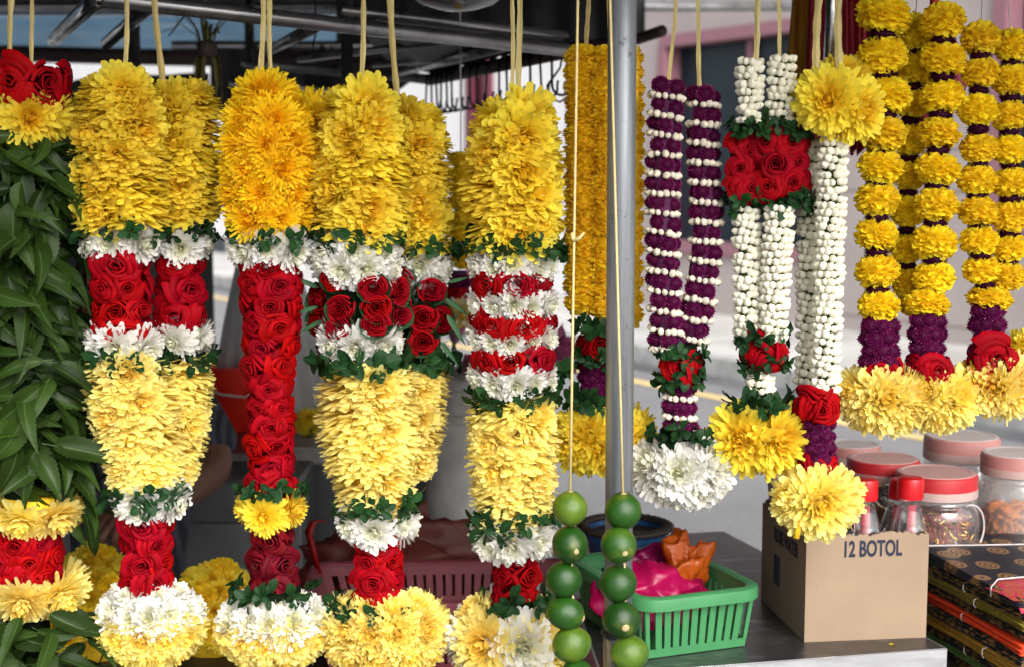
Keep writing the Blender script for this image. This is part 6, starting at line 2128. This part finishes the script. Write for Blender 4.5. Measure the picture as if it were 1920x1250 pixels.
# wire hook dangling in the middle
q = P(592, 60, 2.6)
mb = MB(); mb.tube([q+Vector((0,0,ZC-q.z-.02)), q, q+Vector((-.006,0,-.03)), q+Vector((-.004,0,-.045)), q+Vector((.006,0,-.045)), q+Vector((.008,0,-.03))], .0018, 6)
o = mb.build('wire_hook', M['blackiron'], None, True); o['label'] = 'thin wire hook hanging right of the deep golden garland top'; o['category'] = 'hook'
# petal fallen on the table, fallen petals
for i, (px, py) in enumerate(((1665, 1222), (1462, 1190), (1478, 1172), (1440, 1215))):
    if i == 0:
        q = G(1667, 1208, ZT+.0015)
        v, f, c = blade(.013, .006, 6, 2, lambda s: max(.05, math.sin(PI*s)), fold=.3, droop=.3, rng=RNG)
        o = thing('fallen_petal', 'fallen yellow petal on the steel table before the box', 'petal', q, None, mesh_from('fallen_petal', v, f, M['yellow'], True, c)); o.rotation_euler = (0,0,.6)
# ------------------------------------------------------------------ the person sitting behind the first garland
def skin_body(name, joints, edges, mat, parent, levels=2):
    me = bpy.data.meshes.new(name)
    idx = {k: i for i, k in enumerate(joints)}
    me.from_pydata([joints[k][0] for k in joints], [(idx[a], idx[b]) for a, b in edges], [])
    o = link(name, me, parent)
    sk_ = o.modifiers.new('skin', 'SKIN'); sk_.use_smooth_shade = True
    sv = me.skin_vertices[0].data
    for k, i in idx.items():
        r = joints[k][1]; sv[i].radius = r if isinstance(r, tuple) else (r, r)
    sv[0].use_root = True
    ss = o.modifiers.new('sub', 'SUBSURF'); ss.levels = levels; ss.render_levels = levels
    me.materials.append(mat)
    return o
M['skin'] = plain('brown skin', (.16,.075,.045), .5, var=.08, scale=20)
M['hair'] = plain('black hair', (.012,.010,.010), .5, var=.4, scale=90, bmp=.4)
m, n, l, out = new_mat('striped dark shirt')
b = prin(n, (.03,.035,.05), .85)
tc = n.new('ShaderNodeTexCoord'); wv = n.new('ShaderNodeTexWave'); wv.inputs['Scale'].default_value = 22; wv.inputs['Distortion'].default_value = 2.5; wv.inputs['Detail'].default_value = 1
l.new(tc.outputs['Object'], wv.inputs[0])
l.new(ramp(n, l, wv.outputs['Fac'], [(.35, (.016,.018,.028)), (.7, (.055,.06,.085))]), b.inputs['Base Color'])
bump(n, l, noise_tex(n, l, 25, 3), b, .5, .01); l.new(b.outputs[0], out.inputs[0])
M['shirt'] = m
M['trouser'] = plain('dark trousers', (.015,.015,.018), .9)
px_ = P(250, 800, 2.42); sy = 2.42
sh = P(392, 775, sy); el = P(400, 880, 2.36); wr = P(318, 935, 2.16)
cx_ = px_.x
zs = sh.z
pr = thing('person', 'person in a dark striped shirt sitting behind the first yellow garland', 'person', (cx_, sy, 0))
O = Vector((cx_, sy, 0))
def L(v): return tuple(Vector(v)-O)
hipz = zs-.48
J = {
 'pelvis': ((-.03,.02,hipz), (.105,.10)), 'waist': ((-.02,.01,hipz+.16), (.085,.08)), 'chest': ((-.005,-.01,hipz+.34), (.095,.085)), 'upper': ((0,-.02,hipz+.45), (.085,.07)),
 'neck': ((0,-.035,hipz+.53), (.048,.05)), 'head0': ((0,-.05,hipz+.61), (.060,.070)), 'head1': ((0,-.045,hipz+.68), (.074,.088)), 'head2': ((0,-.035,hipz+.75), (.062,.075)),
 'lsh': (L((sh.x-.03, sh.y, sh.z)), .052), 'lel': (L(el), .040), 'lwr': (L(wr), .027), 'lpalm': (L(wr+Vector((-.04,-.05,-.01))), (.034,.016)),
 'rsh': (L((2*cx_-sh.x+.03, sh.y, sh.z)), .052), 'rel': (L((2*cx_-el.x, el.y, el.z)), .040), 'rwr': (L((2*cx_-wr.x-.02, wr.y, wr.z)), .027), 'rpalm': (L((2*cx_-wr.x+.02, wr.y-.05, wr.z-.01)), (.034,.016)),
 'lth': ((.09,-.05,hipz-.02), .085), 'lkn': ((.11,-.06,hipz-.06), .075), 'lsn': ((.11,.05,max(.25,hipz-.38)), .055), 'lft': ((.11,.10,.06), .038), 'lto': ((.11,-.04,.035), .034),
 'rth': ((-.09,-.05,hipz-.02), .085), 'rkn': ((-.11,-.06,hipz-.06), .075), 'rsn': ((-.11,.05,max(.25,hipz-.38)), .055), 'rft': ((-.11,.10,.06), .038), 'rto': ((-.11,-.04,.035), .034)}
E = [('pelvis','waist'),('waist','chest'),('chest','upper'),('upper','neck'),('neck','head0'),('head0','head1'),('head1','head2'),('upper','lsh'),('lsh','lel'),('lel','lwr'),('lwr','lpalm'),
     ('upper','rsh'),('rsh','rel'),('rel','rwr'),('rwr','rpalm'),('pelvis','lth'),('lth','lkn'),('lkn','lsn'),('lsn','lft'),('lft','lto'),('pelvis','rth'),('rth','rkn'),('rkn','rsn'),('rsn','rft'),('rft','rto')]
skin_body('body', J, E, M['skin'], pr)
# fingers
for sgn, w in ((1, 'lpalm'), (-1, 'rpalm')):
    p = Vector(J[w][0]); dr_ = (p-Vector(J['lwr' if sgn > 0 else 'rwr'][0])).normalized()
    side_ = dr_.cross(Vector((0,0,1))).normalized()
    mb = MB()
    for i, fl in enumerate((.062,.070,.066,.052)):
        b0 = p+side_*(.024-.016*i)+dr_*.01
        mb.tube([b0, b0+dr_*(fl*.5)+Vector((0,0,.004)), b0+dr_*(fl*.8)+Vector((0,0,-.010)), b0+dr_*(fl*.92)+Vector((0,0,-.026))], [.0090,.0085,.0078,.0062], 8)
    tb0 = p-dr_*.025+side_*sgn*.022
    mb.tube([tb0, tb0+side_*sgn*.018+dr_*.02, tb0+side_*sgn*.022+dr_*.045+Vector((0,0,-.01))], [.011,.0095,.0075], 8)
    mb.build('fingers', M['skin'], pr, True)
S_ = {k: J[k] for k in ('pelvis','waist','chest','upper','lsh','rsh')}
S_ = {k: (v[0], tuple(q+.014 for q in (v[1] if isinstance(v[1], tuple) else (v[1], v[1])))) for k, v in S_.items()}
mid = lambda a, b2, f: tuple(Vector(J[a][0]).lerp(Vector(J[b2][0]), f))
S_['lsl'] = (mid('lsh','lel',.45), (.062,.062)); S_['lsl2'] = (mid('lsh','lel',.86), (.064,.064))
S_['rsl'] = (mid('rsh','rel',.45), (.062,.062)); S_['rsl2'] = (mid('rsh','rel',.86), (.064,.064))
skin_body('shirt', S_, [('pelvis','waist'),('waist','chest'),('chest','upper'),('upper','lsh'),('lsh','lsl'),('lsl','lsl2'),('upper','rsh'),('rsh','rsl'),('rsl','rsl2')], M['shirt'], pr)
T_ = {k: (J[k][0], tuple(q+.012 for q in (J[k][1] if isinstance(J[k][1], tuple) else (J[k][1], J[k][1])))) for k in ('pelvis','lth','lkn','lsn','lft','rth','rkn','rsn','rft')}
skin_body('trousers', T_, [('pelvis','lth'),('lth','lkn'),('lkn','lsn'),('lsn','lft'),('pelvis','rth'),('rth','rkn'),('rkn','rsn'),('rsn','rft')], M['trouser'], pr)
hd = Vector(J['head1'][0])
V, Fc = sphere_grid(1., 24, 16)
hv = []
for v in V:
    p = Vector(v)
    if p.y < -.2 and p.z < .45: p = p*.88
    hv.append(hd+Vector((p.x*.084, p.y*.098+.012, p.z*.098+.022)))
link('hair', mesh_from('hair', hv, Fc, M['hair']), pr)
mb = MB()
for s in (-1, 1): mb.add([hd+Vector((s*.030+v[0]*.011, -.083+v[1]*.006, .002+v[2]*.007)) for v in sphere_grid(1., 10, 6)[0]], sphere_grid(1., 10, 6)[1])
mb.build('eyes', plain('eye white', (.6,.58,.55), .3), pr, True)
mb = MB()
mb.tube([hd+Vector((0,-.082,.008)), hd+Vector((0,-.094,-.012)), hd+Vector((0,-.100,-.026)), hd+Vector((0,-.088,-.034))], [.007,.010,.013,.010], 8)
mb.build('nose', M['skin'], pr, True)
for s in (-1, 1):
    mb = MB()
    mb.add([hd+Vector((s*.078+v[0]*.010, .0+v[1]*.018, -.005+v[2]*.028)) for v in sphere_grid(1., 10, 6)[0]], sphere_grid(1., 10, 6)[1])
    mb.build('ear', M['skin'], pr, True)
mb = MB(); mb.tube([hd+Vector((-.024,-.074,-.055)), hd+Vector((0,-.084,-.053)), hd+Vector((.024,-.074,-.055))], [.003,.006,.003], 8); mb.build('mouth', plain('lips', (.16,.05,.045), .5), pr, True)
st = thing('stool', 'low stool under the seated person', 'stool', (cx_, sy+.03, 0))
mb = MB(); mb.lathe([(.001,hipz-.135),(.15,hipz-.135),(.155,hipz-.12),(.15,hipz-.105),(.001,hipz-.1)], 28); mb.build('seat', M['bench'], st, True)
for a in range(4):
    mb = MB(); e = Vector((math.cos(a*PI/2+.78), math.sin(a*PI/2+.78), 0)); mb.tube([e*.15, e*.11+Vector((0,0,hipz-.13))], .013, 8); mb.build('leg', M['bench'], st, True)
